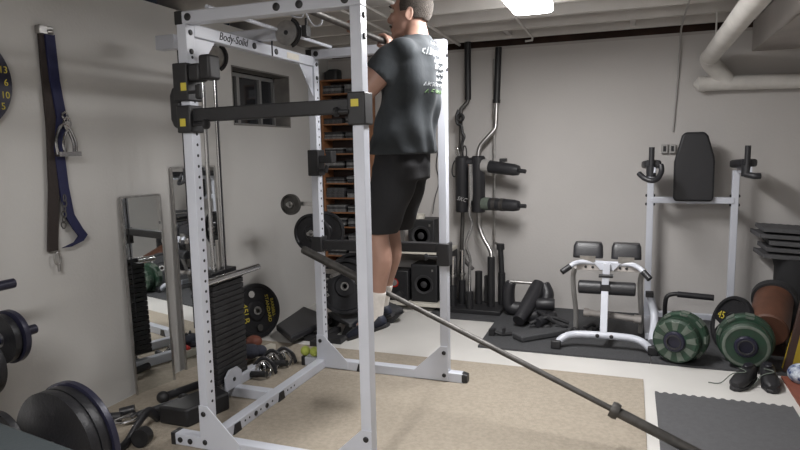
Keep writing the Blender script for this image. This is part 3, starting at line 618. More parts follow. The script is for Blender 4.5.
# ================================================================ WHITE LEG MACHINE
lm = thing('leg_machine', 'white framed leg exercise machine with black pads on the rubber mat', 'exercise machine', (1.78, 2.3, .014))
for x0, x1 in ((1.54, 1.755), (1.81, 2.02)):
    p = build('knee_pad', MB().rings([((( x0+x1)/2, 2.36, .635), ((x1-x0)/2*1.0, 0, 0), (0, .05, 0)), (((x0+x1)/2, 2.36, .65), ((x1-x0)/2, 0, 0), (0, .06, 0)), (((x0+x1)/2, 2.37, .72), ((x1-x0)/2*.97, 0, 0), (0, .06, 0)), (((x0+x1)/2, 2.375, .745), ((x1-x0)/2*.86, 0, 0), (0, .045, 0))], p=6), M['vinyl'], lm)
    build('pad_plate', MB().bb(((x0+x1)/2-.055, 2.29, .605), ((x0+x1)/2+.055, 2.305, .655)), M['steel'], p)
hb = build('handlebar', MB().tube([(1.52, 2.22, .575), (1.56, 2.25, .602), (1.63, 2.30, .608), (1.78, 2.31, .60), (1.94, 2.30, .603), (2.0, 2.25, .59), (2.035, 2.22, .565)], .018, 14), M['white'], lm, smooth=60)
build('grip', MB().cyl((1.475, 2.19, .545), (1.53, 2.225, .583), .022), M['vinyl'], hb); build('grip', MB().cyl((2.03, 2.225, .568), (2.075, 2.19, .525), .022), M['vinyl'], hb)
cbm = build('cross_plate', MB().bb((1.57, 2.30, .545), (2.0, 2.33, .60)), M['beam'], lm, bev=.003)
for x in (1.635, 1.685, 1.875, 1.92): bolt((x, 2.30, .572), (0, -1, 0), cbm, .010)
build('center_plate', MB().prism([(1.69, 2.285, .61), (1.88, 2.285, .61), (1.83, 2.285, .555), (1.74, 2.285, .555)], (0, .01, 0)), M['white'], lm)
build('center_post', MB().beam((1.785, 2.27, .61), (1.775, 2.27, .42), .05, .05).beam((1.775, 2.27, .42), (1.775, 2.13, .10), .05, .05), M['white'], lm, bev=.004)
build('post_clamp', MB().bb((1.75, 2.236, .41), (1.81, 2.25, .455)), M['black'], lm)
build('adjustment_knob', MB().cyl((1.73, 2.25, .52), (1.83, 2.25, .52), .014), M['black'], lm)
for x0, x1 in ((1.585, 1.75), (1.79, 1.985)):
    build('foam_roller', MB().lathe((x0, 2.30, .42), (1, 0, 0), [(0, .015), (0, .042), (.008, .05), (x1-x0-.008, .05), (x1-x0, .042), (x1-x0, 0)], 24), M['vinyl'], lm)
for s, x in ((0, 1.54), (1, 2.02)):
    build('rear_leg', MB().tube([(x+.02, 2.34, .56), (x-.002, 2.40, .48), (x, 2.46, .34), (x+.012, 2.52, .18), (x+.01, 2.56, .03)], .019, 12), M['outlet'], lm, smooth=60)
bs = build('base_arch', MB().tube([(1.455, 2.05, .04), (1.50, 2.08, .085), (1.58, 2.12, .105), (1.77, 2.13, .11), (1.97, 2.13, .105), (2.05, 2.11, .08), (2.10, 2.10, .03)], .026, 14), M['white'], lm, smooth=60)
for x, y in ((1.455, 2.04), (2.105, 2.09)): build('rubber_foot', MB().bb((x-.035, y-.03, .014), (x+.035, y+.03, .075)), M['blackp'], bs, bev=.008)
for x in (1.735, 1.83): bolt((x, 2.104, .112), (0, -1, 0), bs, .014)
build('cross_tube', MB().cyl((1.64, 2.40, .20), (2.0, 2.40, .175), .024).cyl((1.62, 2.40, .20), (1.66, 2.40, .199), .032).cyl((1.98, 2.40, .176), (2.03, 2.40, .173), .032, mi=0), M['beam'], lm, smooth=60)
ar = build('side_arch', MB().tube([(2.085, 2.42, .36), (2.10, 2.44, .30), (2.118, 2.42, .22), (2.115, 2.34, .14), (2.10, 2.2, .07)], .028, 14), M['white'], lm, smooth=60)
build('arch_cap', MB().bb((2.055, 2.39, .345), (2.11, 2.45, .385)), M['black'], ar, bev=.005)

# ================================================================ DIP STATION
ds = thing('dip_station', 'tall white dip and leg raise station with black back pad against the back wall', 'dip station', (2.4, 3.0, .014))
for x in (2.085, 2.695):
    ps = build('post', MB().beam((x, 3.02, .014), (x, 3.0, 1.25), .05, .05), M['white'], ds, bev=.004)
    for z in (.98, 1.05):
        bolt((x-.025, 3.0, z), (-1, 0, 0), ps, .012, .012); bolt((x+.025, 3.0, z), (1, 0, 0), ps, .012, .012)
build('crossbar', MB().beam((2.09, 3.0, 1.015), (2.69, 3.0, 1.015), .05, .05), M['white'], ds, bev=.004)
build('pad_post', MB().bb((2.36, 3.03, .98), (2.42, 3.07, 1.4)), M['white'], ds)
pd = [(2.262, 1.01), (2.25, 1.04), (2.25, 1.32), (2.262, 1.37), (2.30, 1.525), (2.325, 1.55), (2.46, 1.55), (2.487, 1.52), (2.535, 1.36), (2.54, 1.32), (2.54, 1.04), (2.528, 1.01)]
build('back_pad', MB().prism([(x, 2.93, z) for x, z in pd], (0, .055, 0)), M['vinyl'], ds, bev=.015)
for x, s in ((2.085, 1), (2.72, -1)):
    arm = build('arm_support', MB().beam((x, 3.0, 1.25), (x, 2.60, 1.27), .04, .04), M['white'], ds)
    build('arm_pad', MB().rings([((x+.0, 2.98, 1.30), (.075, 0, 0), (0, 0, .033)), ((x, 2.66, 1.315), (.06, 0, 0), (0, 0, .03)), ((x, 2.64, 1.315), (.045, 0, 0), (0, 0, .022))], p=4), M['vinyl'], ds)
    build('vertical_grip', MB().cyl((x-.01, 2.62, 1.25), (x-.01, 2.62, 1.44), .020).cyl((x-.01, 2.63, 1.22), (x-.01, 2.63, 1.30), .035), M['vinyl'], ds)
build('dip_handle', MB().tube([(1.99, 2.60, 1.245), (2.03, 2.56, 1.21), (2.08, 2.54, 1.195), (2.12, 2.56, 1.21), (2.145, 2.60, 1.26), (2.14, 2.62, 1.31)], .020, 12), M['vinyl'], ds, smooth=60)
build('dip_handle', MB().tube([(2.70, 2.62, 1.235), (2.75, 2.58, 1.225), (2.79, 2.58, 1.225)], .022, 12), M['vinyl'], ds, smooth=60)
build('base_tube', MB().bb((2.06, 2.45, .014), (2.11, 3.18, .06)).bb((2.67, 2.45, .014), (2.72, 3.18, .06)).bb((2.11, 3.12, .014), (2.67, 3.17, .06)), M['white'], ds, bev=.004)
sh = thing('step_bar', 'low black tubular bar between the dip station posts', 'bar', (2.4, 2.85, .014))
build('bent_tube', MB().tube([(2.215, 2.85, .03), (2.215, 2.85, .21), (2.235, 2.85, .265), (2.29, 2.85, .282), (2.34, 2.85, .28)], .017, 12), M['black'], sh, smooth=60)
build('foam_grip', MB().cyl((2.30, 2.85, .28), (2.56, 2.85, .268), .024), M['vinyl'], sh, smooth=60)
# outlet
ob = thing('wall_outlet', 'grey double outlet box on the back wall beside the dip station pad', 'outlet', (2.2, YB, 1.39))
for x in (2.165, 2.225): 
    q = build('cover_plate', MB().bb((x, YB-.04, 1.385), (x+.05, YB, 1.46)), M['outlet'], ob, bev=.004)
    build('socket', MB().bb((x+.014, YB-.042, 1.40), (x+.036, YB-.04, 1.445)), M['cone'], q)

# ================================================================ GREEN WEIGHTS, DRUM, PLATE, SHOES
def green(name, c, ax, r, ln, label, taped=True):
    c = V(c); ax = V(ax).normalized(); t = thing(name, label, 'weight', c-V((0, 0, r)))
    w = MB().lathe(c+ax*(ln*.45), ax, [(0, .03), (0, r*1.08), (.015, r*1.16), (.07, r*1.16), (.085, r*1.06), (.085, 0)], 48)
    a, b, dd = frame_for(ax); R_ = r*1.165
    for k in range(9 if taped else 3):
        a0, a1 = 2*PI*(k+.2)/9, 2*PI*(k+.65)/9; t0 = ln*.45+.012
        w.prism([c+dd*t_+(a*math.cos(aa)+b*math.sin(aa))*R_ for aa, t_ in ((a0, t0), (a1, t0), (a1, t0+.06), (a0, t0+.06))], (a*math.cos((a0+a1)/2)+b*math.sin((a0+a1)/2))*.003, mi=1)
        w.prism([c+dd*(t0-.016)+(a*math.cos(aa)+b*math.sin(aa))*rr for aa, rr in ((a0, r*1.04), (a1, r*1.04), (a1, R_*.985), (a0, R_*.985))], dd*.002, mi=1)
    build('rear_disc', w, [M['green'], M['tape']], t)
    fd = build('front_disc', MB().lathe(c, ax, [(0, 0), (0, r*.90), (.012, r), (.075, r), (.09, r*.9), (ln*.45, r*.86)], 48), M['green'], t)
    a, b, dd = frame_for(ax)
    if taped:
        w = MB()
        for k in range(9):
            a0, a1 = 2*PI*k/9, 2*PI*(k+.5)/9; ring = []
            for (rr, tt) in ((r*.52, -.002), (r*.90, -.002), (r*.94, .004), (r*1.006, .014), (r*1.006, .045)):
                ring.append((rr, tt))
            for (ra, ta), (rb_, tb_) in zip(ring, ring[1:]):
                q = []
                for aa, (rr, tt) in ((a0, (ra, ta)), (a1, (ra, ta)), (a1, (rb_, tb_)), (a0, (rb_, tb_))): q.append(c+dd*tt+(a*math.cos(aa)+b*math.sin(aa))*rr)
                w.prism(q, dd*.001)
        build('tape_patches', w, M['tape'], fd, label='grey tape patches')
    else:
        build('tape_patches', MB().lathe(c, ax, [(.0, r*.93), (-.003, r*.90), (-.003, r*.80), (.001, r*.8)], 48, closed=True), M['tape'], fd, label='worn grey tape rim')
    hubr = build('hub', MB().lathe(c-ax*.012, ax, [(0, 0), (0, r*.30), (-.01, r*.30), (-.01, r*.42), (.0, r*.47), (.014, r*.47)], 40), M['blueiron'], t)
    build('hub_ring', MB().lathe(c-ax*.016, ax, [(0, r*.27), (-.012, r*.285), (-.012, r*.33), (0, r*.34)], 40, closed=True), M['cone'], hubr)
green('green_weight', (2.228, 1.92, .170), (.34, .94, .0), .145, .26, 'green round weight with grey tape patches standing at the mat edge by the leg machine')
green('green_weight', (2.645, 1.93, .172), (.12, .98, .02), .147, .26, 'green round weight with worn grey rim standing behind the black shoes', False)
bpy.data.objects['green_weight.001'].location.z += 0
nv = V((-.82, -.45, .30)).normalized()
t, c, nv = olympic('weight_plate', (2.625, 2.40, .195), nv, .195, .032, 'black plate with faded yellow marks standing between the two green weights')
X = V((0, 0, 1)).cross(nv).normalized(); Y = nv.cross(X)
text('weight_lettering', '45', .075, c+nv*.018-X*.10+Y*.03, X, Y, M['yellow'], t)
text('weight_lettering', 'LB', .06, c+nv*.018+X*.10-Y*.03, X, Y, M['yellow'], t)
for a in (30, 200): build('grip_hole', MB().prism([c+nv*.014+(X*math.cos(rad(a+o))+Y*math.sin(rad(a+o)))*rr for o, rr in ((-14, .145), (14, .145), (0, .095))], nv*.004), M['outlet'], t)
dr = thing('brown_drum', 'reddish brown leather drum lying behind the green weight at the right', 'drum', (2.83, 2.3, .1))
dr.name = 'leather_drum'
p0, p1 = V((2.82, 2.24, .20)), V((2.93, 2.66, .34)); dd = (p1-p0)
build('body', MB().lathe(p0, dd, [(0, 0), (0, .115), (.01, .125), (dd.length-.01, .125), (dd.length, .115), (dd.length, 0)], 40), M['brown'], dr)
build('rim', MB().lathe(p0+dd.normalized()*(dd.length-.05), dd, [(0, .125), (0, .143), (.05, .147), (.05, .125)], 40, closed=True), M['cone'], dr, label='grey rim')
build('cradle', MB().bb((2.76, 2.30, .014), (2.94, 2.36, .09)), M['dbrown'], dr)
build('cradle', MB().bb((2.82, 2.56, .014), (3.0, 2.62, .19)), M['dbrown'], dr)
yb = thing('yellow_board', 'yellow board leaning behind a dark brown pole at the right edge', 'board', (2.98, 2.25, .014))
build('panel', MB().prism([(2.875, 2.04, .015), (3.12, 2.06, .015), (3.12, 2.12, .48), (2.985, 2.11, .48)], (0, .02, 0)), M['board'], yb)
build('pole', MB().beam((2.885, 1.98, .014), (2.99, 2.04, .56), .03, .04), M['dbrown'], label='dark brown wooden pole leaning in front of the yellow board', cat='pole', bev=.003)
build('cloth_bundle', MB().ell((2.93, 1.82, .062), (.075, .08, .062)).ell((3.0, 1.77, .045), (.07, .07, .045)), M['check'], label='blue and white cloth bundle on the floor beside the shoes', cat='cloth')
def shoe(c, yaw, label, m='black', s=1.):
    c = V(c); t = thing('shoe', label, 'shoe', c, 'black shoes on the white floor')
    R = Matrix.Rotation(yaw, 3, 'Z')
    def q(x, y, z): return c+R@V((x*s, y*s, z*s))
    rs = []
    for x, hw, h, zc in ((-.13, .02, .03, .045), (-.12, .035, .05, .055), (-.07, .042, .055, .06), (-.02, .042, .045, .055), (.05, .048, .033, .045), (.11, .044, .026, .038), (.14, .02, .018, .030)):
        rs.append((q(x, 0, zc), R@V((0, hw*s, 0)), V((0, 0, h*s))))
    build('upper', MB().rings(rs, p=2.6), M[m], t)
    build('sole', MB().prism([q(x, y, .001) for x, y in ((-.14, -.03), (-.02, -.04), (.07, -.05), (.14, -.03), (.155, 0), (.14, .03), (.07, .05), (-.02, .04), (-.14, .03))], (0, 0, .022)), M['blackp'], t, bev=.004)
    build('lace', MB().tube([q(.0, -.03, .10), q(.03, .02, .095), q(.05, -.05, .07), q(.09, -.10, .01), q(.12, -.16, .006)], .003, 6), M['tape'], t)
    build('opening', MB().rings([(q(-.06, 0, .108), R@V((.045*s, 0, 0)), R@V((0, .026*s, 0))), (q(-.06, 0, .116), R@V((.04*s, 0, 0)), R@V((0, .022*s, 0)))]), M['ink'], t)
shoe((2.605, 1.70, 0), rad(-118), 'left one of the two black shoes in front of the green weight')
shoe((2.745, 1.74, 0), rad(-92), 'right one of the two black shoes in front of the green weight')
# foam tile stack
stn = thing('utility_stand', 'dark drum stand carrying the stack of grey foam tiles at the right', 'stand', (3.08, 2.95, .014))
build('barrel', MB().lathe((3.12, 2.97, .014), (0, 0, 1), [(0, 0), (0, .13), (.02, .14), (.50, .14), (.58, .16), (.58, 0)], 36), M['cone'], stn)
for k in range(5):
    z = .60+k*.05
    o = serrated(0, .50, 0, .32, 0, .03, n=9)
    bmesh.ops.transform(o.bm, matrix=Matrix.Translation((2.88+(k % 3)*.018-(.03 if k > 2 else 0), 2.82+(k % 2)*.012, z)) @ Matrix.Rotation(rad(3-2*k % 5), 4, 'Z') @ Matrix.Rotation(rad(3), 4, 'Y'), verts=o.bm.verts)
    tagp(build('foam_tile', o, M['foam']), ['lowest dark foam tile of the stack on the drum stand', 'second foam tile from the bottom of the stack on the drum stand', 'middle foam tile of the stack on the drum stand', 'second foam tile from the top of the stack on the drum stand', 'topmost foam tile of the stack on the drum stand'][k], 'foam tile', 'foam tiles stacked at the right')
build('leaning_post', MB().beam((3.19, 2.66, .014), (3.20, 2.68, .56), .05, .05), M['black'], label='black post standing beside the drum stand at the right edge', cat='post', bev=.004)

# ================================================================ FRONT LEFT: PLATE RACK AND BENCH
pt = thing('plate_rack', 'low grey steel plate rack in the near left corner', 'plate rack', (-.5, -.85, .008))
build('post', MB().beam((-.60, -.86, .04), (-.60, -.86, .95), .06, .05), M['steel'], pt, bev=.004)
build('brace', MB().beam((-.60, -.83, .68), (-.16, -.88, .03), .06, .04), M['steel'], pt, bev=.004)
build('base', MB().bb((-.66, -.90, .008), (.1, -.84, .05)), M['steel'], pt, bev=.004)
build('foot', MB().bb((-.63, -.9, .008), (-.57, -.35, .05)), M['steel'], pt, bev=.004)
build('peg', MB().cyl((-.63, -.86, .905), (-.63, -.475, .905), .022), M['blueiron'], pt)
build('peg', MB().cyl((-.60, -.86, .682), (-.60, -.415, .682), .022), M['blueiron'], pt)
build('peg', MB().cyl((-.09, -.91, .36), (-.06, -.60, .36), .024), M['blueiron'], pt)
AX = (.03, 1, .0)
olympic('weight_plate', (-.60, -.535, .682), AX, .118, .026, 'dark blue edged plate on the upper peg of the plate rack', m='blueiron')
olympic('weight_plate', (-.60, -.575, .682), AX, .108, .03, 'black plate just in front of the blue edged plate on the upper peg', m='iron')
olympic('weight_plate', (-.57, -.69, .60), AX, .13, .03, 'dark plate lowest at the left edge of the frame', m='iron')
for k, (y, r, th, lab) in enumerate(((-.70, .232, .026, 'large plate with a blue edge on the lower peg, farthest from the camera'), (-.735, .222, .04, 'large black plate right against the blue edged plate on the lower peg'), (-.778, .222, .04, 'large black plate nearest the camera on the lower peg'))):
    olympic('weight_plate', (-.07+(y+.7)*.1, y, .365), (.1, 1, 0), r, th, lab, m='blueiron' if k == 0 else 'iron', group='large plates on the lower peg')
olympic('weight_plate', (-.20, -.90, .43), (.1, 1, .05), .115, .025, 'small black plate in front of the large plates beside the bench pad', m='iron')
bn = thing('flat_bench', 'dark grey flat bench seen at the bottom left corner', 'bench', (-.3, -1.1, .008))
build('pad', MB().prism([(-.86, -.90, .54), (.50, -1.13, .54), (.45, -1.55, .54), (-.86, -1.33, .54)], (0, 0, .06)), M['benchv'], bn, bev=.015)
for x in (-.7, .1): build('leg', MB().bb((x-.03, -1.28, .008), (x+.03, -1.22, .54)), M['black'], bn)

# floor clutter on the carpet at left
def rowbar(p0, p1, label, r=.022, knob=True):
    p0, p1 = V(p0), V(p1); t = thing('rowing_bar', label, 'cable handle', p0)
    build('foam_grip', MB().cyl(p0, p1, r, seg=16), M['vinyl'], t, smooth=60)
    if knob: build('end_ball', MB().ell(p0, (.04, .035, .036)), M['blackp'], t)
    return t
rowbar((-.60, .36, .05), (-.50, .68, .05), 'long black foam cable handle lying on the carpet nearest the mirror', .024)
rowbar((-.47, .38, .045), (-.60, .10, .035), 'short black cable handle with a ball end lying beside the black box', .020)
rowbar((-.44, .62, .03), (-.52, .36, .03), 'thin black cable handle between the two thicker handles', .015, False)
build('black_box', MB().prism([(-.44, .14, .009), (-.25, .14, .009), (-.18, .42, .009), (-.34, .50, .009)], (0, 0, .10)), M['blackp'], label='flat black box on the carpet beside the foot of the left front upright', cat='box', bev=.012)
ach = thing('chrome_attachment', 'chrome cable grip with black handles lying by the left wall near the mirror', 'cable handle', (-.62, .1, .01))
build('chrome_frame', MB().tube([(-.66, .05, .03), (-.60, .10, .05), (-.58, .18, .03), (-.54, .12, .04), (-.60, .04, .03)], .008, 8, closed=True).tube([(-.62, .12, .03), (-.56, .2, .05), (-.50, .16, .03)], .009, 8).bb((-.62, .08, .02), (-.57, .14, .05)), M['chrome'], ach)
build('grip', MB().cyl((-.73, .06, .035), (-.66, .10, .035), .026), M['vinyl'], ach); build('grip', MB().cyl((-.70, .13, .04), (-.64, .18, .05), .024), M['vinyl'], ach)
bl = thing('lifting_belt', 'black belt strap curling on the carpet at the bottom left', 'belt', (-.3, -.05, .01))
build('strap', MB().tube([(-.46, .16, .03), (-.45, .08, .10), (-.42, -.02, .09), (-.40, -.12, .04), (-.38, -.2, .03)], .026, 10, asp=.6), M['vinyl'], bl, smooth=60)
build('roll', MB().lathe((-.35, -.06, .05), (.3, -1, .1), [(0, 0), (0, .045), (.06, .045), (.06, .03), (.05, 0)], 24), M['blackp'], bl)
# clutter behind the rack rear rail
gl = thing('workout_glove', 'grey and red workout glove lying on the floor behind the weight stack', 'glove', (-.55, 1.12, 0))
build('body', MB().ell((-.52, 1.13, .09), (.085, .07, .05)).ell((-.46, 1.16, .09), (.05, .05, .04)), M['greyfab'], gl)
build('cuff', MB().ell((-.55, 1.05, .055), (.055, .03, .028)), M['red'], gl, label='red cuff')
build('leather_ball', MB().ell((-.60, 1.30, .10), (.06, .06, .045)), M['redbrown'], label='reddish brown leather pouch beside the iron plate', cat='pouch')
build('timber_block', MB().beam((-.62, .95, .03), (-.50, 1.40, .04), .05, .05), M['shelfm'], label='pale timber strip lying below the iron plate', cat='timber', bev=.003)
random.seed(11)
for k, lab in enumerate(('chrome chain attachment nearest the weight stack on the floor', 'chrome cable attachment in the middle of the pile behind the rear rail', 'chrome cable attachment of the pile nearest the tennis balls')):
    x, y = (-.30, .93) if k == 0 else ((-.33, 1.08) if k == 1 else (-.28, 1.15))
    t = thing('chrome_attachment', lab, 'cable handle', (x, y, 0))
    build('frame', MB().tube([(x-.06, y-.05, .02), (x-.02, y+.05, .09), (x+.05, y+.04, .05), (x+.07, y-.03, .02)], .010, 8).tube([(x+.02*math.cos(a), y+.01, .06+.03*math.sin(a)) for a in [rad(j*45) for j in range(8)]], .007, 8, closed=True), M['chrome'], t)
    build('rubber_grip', MB().cyl((x-.06, y-.06, .035), (x+.07, y-.05, .045), .020), M['blackp'], t)
    build('strap', MB().tube([(x-.09, y, .02), (x-.04, y+.07, .10), (x+.03, y+.09, .06), (x+.09, y+.03, .03)], .016, 8, asp=.5), M['vinyl'], t)
for k, (x, lab) in enumerate(((-.185, 'left tennis ball on the rear corner of the rack base'), (-.113, 'right tennis ball on the rear corner of the rack base'))):
    z = .068+.0335 if x > -.14 else .068+.0335
    build('tennis_ball', MB().ell((x+.012 if k == 0 else x+.014, RW+.0, z), (.0335,)*3, 24, 16), M['ball'], label=lab, cat='ball', group='tennis balls', smooth=80)
bpy.data.objects['tennis_ball'].location.x = -.135; bpy.data.objects['tennis_ball.001'].location.x = -.065

#MAN#
# ================================================================ THE MAN
man = thing('person', 'man in grey t-shirt and black shorts hanging chin up at the pull-up bar', 'person', (.66, .74, .45))
YC = .745
def limb(mb, pts, seg=16):                       # pts: (pos, radius)
    mb.tube([p for p, r in pts], [r for p, r in pts], seg)
    mb.ell(pts[0][0], (pts[0][1],)*3, 12, 8); mb.ell(pts[-1][0], (pts[-1][1],)*3, 12, 8)
def remesh(mb, vox, it, fac=.5):
    me = bpy.data.meshes.new('tmp'); bmesh.ops.recalc_face_normals(mb.bm, faces=mb.bm.faces); mb.bm.to_mesh(me); mb.bm.free()
    o = bpy.data.objects.new('tmp', me); C.objects.link(o)
    r = o.modifiers.new('r', 'REMESH'); r.mode = 'VOXEL'; r.voxel_size = vox
    s = o.modifiers.new('s', 'SMOOTH'); s.iterations = it; s.factor = fac
    bpy.context.view_layer.update()
    me2 = bpy.data.meshes.new_from_object(o.evaluated_get(bpy.context.evaluated_depsgraph_get()))
    bpy.data.objects.remove(o); out = MB(); out.bm.from_mesh(me2); return out
SHn, SHf = V((.815, .575, 1.935)), V((.815, .915, 1.935))
ELn, ELf = V((.655, .505, 1.73)), V((.625, .985, 1.73))
WRn, WRf = V((.635, .535, 2.0)), V((.635, .945, 2.0))
HPn, HPf = V((.775, .665, 1.38)), V((.765, .825, 1.38))
KNn, KNf = V((.665, .655, .985)), V((.665, .83, .985))
ANn, ANf = V((.635, .648, .56)), V((.605, .803, .575))
b = MB()
# torso
b.rings([((x, YC, z), (a, 0, 0), (0, bb, 0)) for z, x, a, bb in ((1.30, .775, .12, .15), (1.42, .775, .13, .165), (1.55, .80, .12, .155), (1.70, .83, .125, .17), (1.82, .845, .125, .195), (1.92, .85, .115, .205), (1.985, .86, .09, .17), (2.03, .865, .065, .09), (2.08, .865, .058, .062))])
# neck
limb(b, [((.868, YC, 2.0), .064), ((.862, YC, 2.07), .060), ((.852, YC, 2.13), .058)])
# legs
for hp, kn, an in ((HPn, KNn, ANn), (HPf, KNf, ANf)):
    limb(b, [(hp, .092), (hp.lerp(kn, .45), .082), (kn+V((0, 0, .04)), .058), (kn, .054), (kn.lerp(an, .28)+V((.022, 0, 0)), .057), (kn.lerp(an, .6)+V((.012, 0, 0)), .044), (an, .034)])
    toe = an+V((-.10, 0, -.065))
    limb(b, [(an+V((.01, 0, -.02)), .028), (an+V((-.05, 0, -.045)), .026), (toe, .018)])
# arms
for s, sh, el, wr in ((-1, SHn, ELn, WRn), (1, SHf, ELf, WRf)):
    limb(b, [(sh, .064), (sh.lerp(el, .45), .060), (sh.lerp(el, .75), .054), (el, .043)])
    limb(b, [(el, .042), (el.lerp(wr, .3), .050), (el.lerp(wr, .7), .036), (wr, .027)])
    # palm and fingers curled over the pull-up bar (bar axis along y at x .605, z 2.068)
    bx, bz, by = .605, 2.068, wr.y
    b.rings([(wr+V((0, 0, .0)), (.024, 0, .01), (0, .028, 0)), ((.640, by, 2.045), (.018, 0, .006), (0, .040, 0)), ((.636, by, 2.085), (.016, 0, -.004), (0, .042, 0))], 16)
    for k in range(4):
        fy = by+(k-1.5)*.0215; ro = .030; ln_ = (20, 0, -8, 8)[k]
        pts = [(bx+ro*math.cos(a)*1.05, fy, bz+ro*math.sin(a)) for a in [rad(x) for x in (15, 60, 105, 150, 195+(-ln_ if k in (0, 3) else 10))]]
        b.tube(pts, [.0125, .012, .0115, .0105, .009], 10); b.ell(pts[-1], (.0085,)*3, 8, 6)
    ty = by-s*.052
    b.tube([(.640, by-s*.03, 2.035), (.625, ty, 2.030), (.600, ty-s*.0, 2.035), (.580, ty+s*.012, 2.045)], [.013, .012, .011, .009], 10); b.ell((.580, ty+s*.012, 2.045), (.009,)*3, 8, 6)
# head
hv0 = len(b.bm.verts)
HC = V((.862, YC, 2.225))
b.ell(HC, (.098, .077, .105), 28, 20)
b.ell((.812, YC, 2.165), (.066, .062, .088), 24, 16)
b.ell((.792, YC, 2.105), (.046, .045, .030), 20, 12)        # jaw and chin
b.ell((.758, YC, 2.088), (.020, .024, .018), 14, 10)
b.tube([(.757, YC, 2.215), (.742, YC, 2.19), (.728, YC, 2.168), (.742, YC, 2.158)], [.010, .012, .014, .012], 10)   # nose
b.ell((.745, YC, 2.128), (.012, .026, .007), 14, 8); b.ell((.747, YC, 2.114), (.012, .022, .007), 14, 8)
b.ell((.757, YC, 2.236), (.014, .055, .010), 16, 8)         # brow
for s in (-1, 1):
    b.ell((.765, YC+s*.040, 2.168), (.022, .018, .022), 12, 8)
    e = V((.866, YC+s*.079, 2.175)); R = Matrix.Rotation(s*rad(-22), 3, 'Z') @ Matrix.Rotation(rad(10), 3, 'Y')
    b.tube([e+R@V((.017*math.cos(a), s*.006, .031*math.sin(a))) for a in [rad(k*30) for k in range(12)]], .0055, 8, closed=True)
    b.ell(e+R@V((0, 0, -.004)), (.014, .007, .024), 12, 8, rot=R)
b.bm.verts.ensure_lookup_table()
HS = V((-.012, 0, -.032))
for v in b.bm.verts[hv0:]: v.co += HS
body = remesh(b, .0065, 3)
bo = build('body', body, M['skin'], man, smooth=180)
for s in (-1, 1):
    build('eye', MB().ell(HS+V((.757, YC+s*.032, 2.208)), (.012, .012, .010), 14, 10), M['shelfm'], bo)
    build('iris', MB().ell(HS+V((.7465, YC+s*.032, 2.208)), (.003, .005, .005), 10, 8), M['ink'], bo)
for s in (-1, 1): build('eyebrow', MB().tube([HS+V(p) for p in ((.752, YC+s*.055, 2.226), (.742, YC+s*.03, 2.234), (.745, YC+s*.012, 2.230))], .004, 6), M['hair'], bo)
build('stubble', MB().tube([HS+V(p) for p in ((.748, YC-.024, 2.128), (.736, YC-.01, 2.137), (.736, YC+.01, 2.137), (.748, YC+.024, 2.128))], .005, 8), M['hair'], bo, label='dark moustache')
HC = HC+HS
# hair: offset of the cranium, cut to the hairline
hm = MB(); hm.ell(HC+V((.003, 0, 0)), (.104, .083, .111), 48, 36)
kill = []
for v in hm.bm.verts:
    q = v.co-HC
    low = -.055-(q.x)*.20
    if q.x < -.055 and q.z < .045-(q.x+.055)*.2: kill.append(v)
    elif q.x < .012 and q.z < -.030 and abs(q.y) > .0: kill.append(v) if q.x < -.012 else (kill.append(v) if q.z < -.04 else None)
    elif q.z < low-.012: kill.append(v)
bmesh.ops.delete(hm.bm, geom=kill, context='VERTS')
for v in hm.bm.verts: v.co += (v.co-HC).normalized()*random.uniform(-.0012, .0018)
ho = build('hair', hm, M['hair'], man, label='short dark greying hair', smooth=180)
so = ho.modifiers.new('thick', 'SOLIDIFY'); so.thickness = .006; so.offset = -1

# t-shirt
b = MB()
prof = ((1.435, .775, .176, .205), (1.50, .78, .172, .205), (1.58, .80, .160, .20), (1.68, .825, .150, .20), (1.78, .838, .150, .215), (1.87, .845, .146, .228), (1.94, .85, .132, .225), (1.99, .86, .108, .185), (2.025, .866, .085, .115), (2.045, .868, .074, .078))
b.rings([((x, YC, z), (a, 0, 0), (0, bb, 0)) for z, x, a, bb in prof], 40)
for sh, el in ((SHn, ELn), (SHf, ELf)):
    e = sh.lerp(el, .52); b.tube([sh+V((.04, 0, .0)), sh.lerp(el, .12), sh.lerp(el, .3), e], [.070, .080, .084, .086], 20); b.ell(sh+V((.03, 0, .005)), (.085, .075, .075), 20, 14)
sh_ = remesh(b, .009, 5)
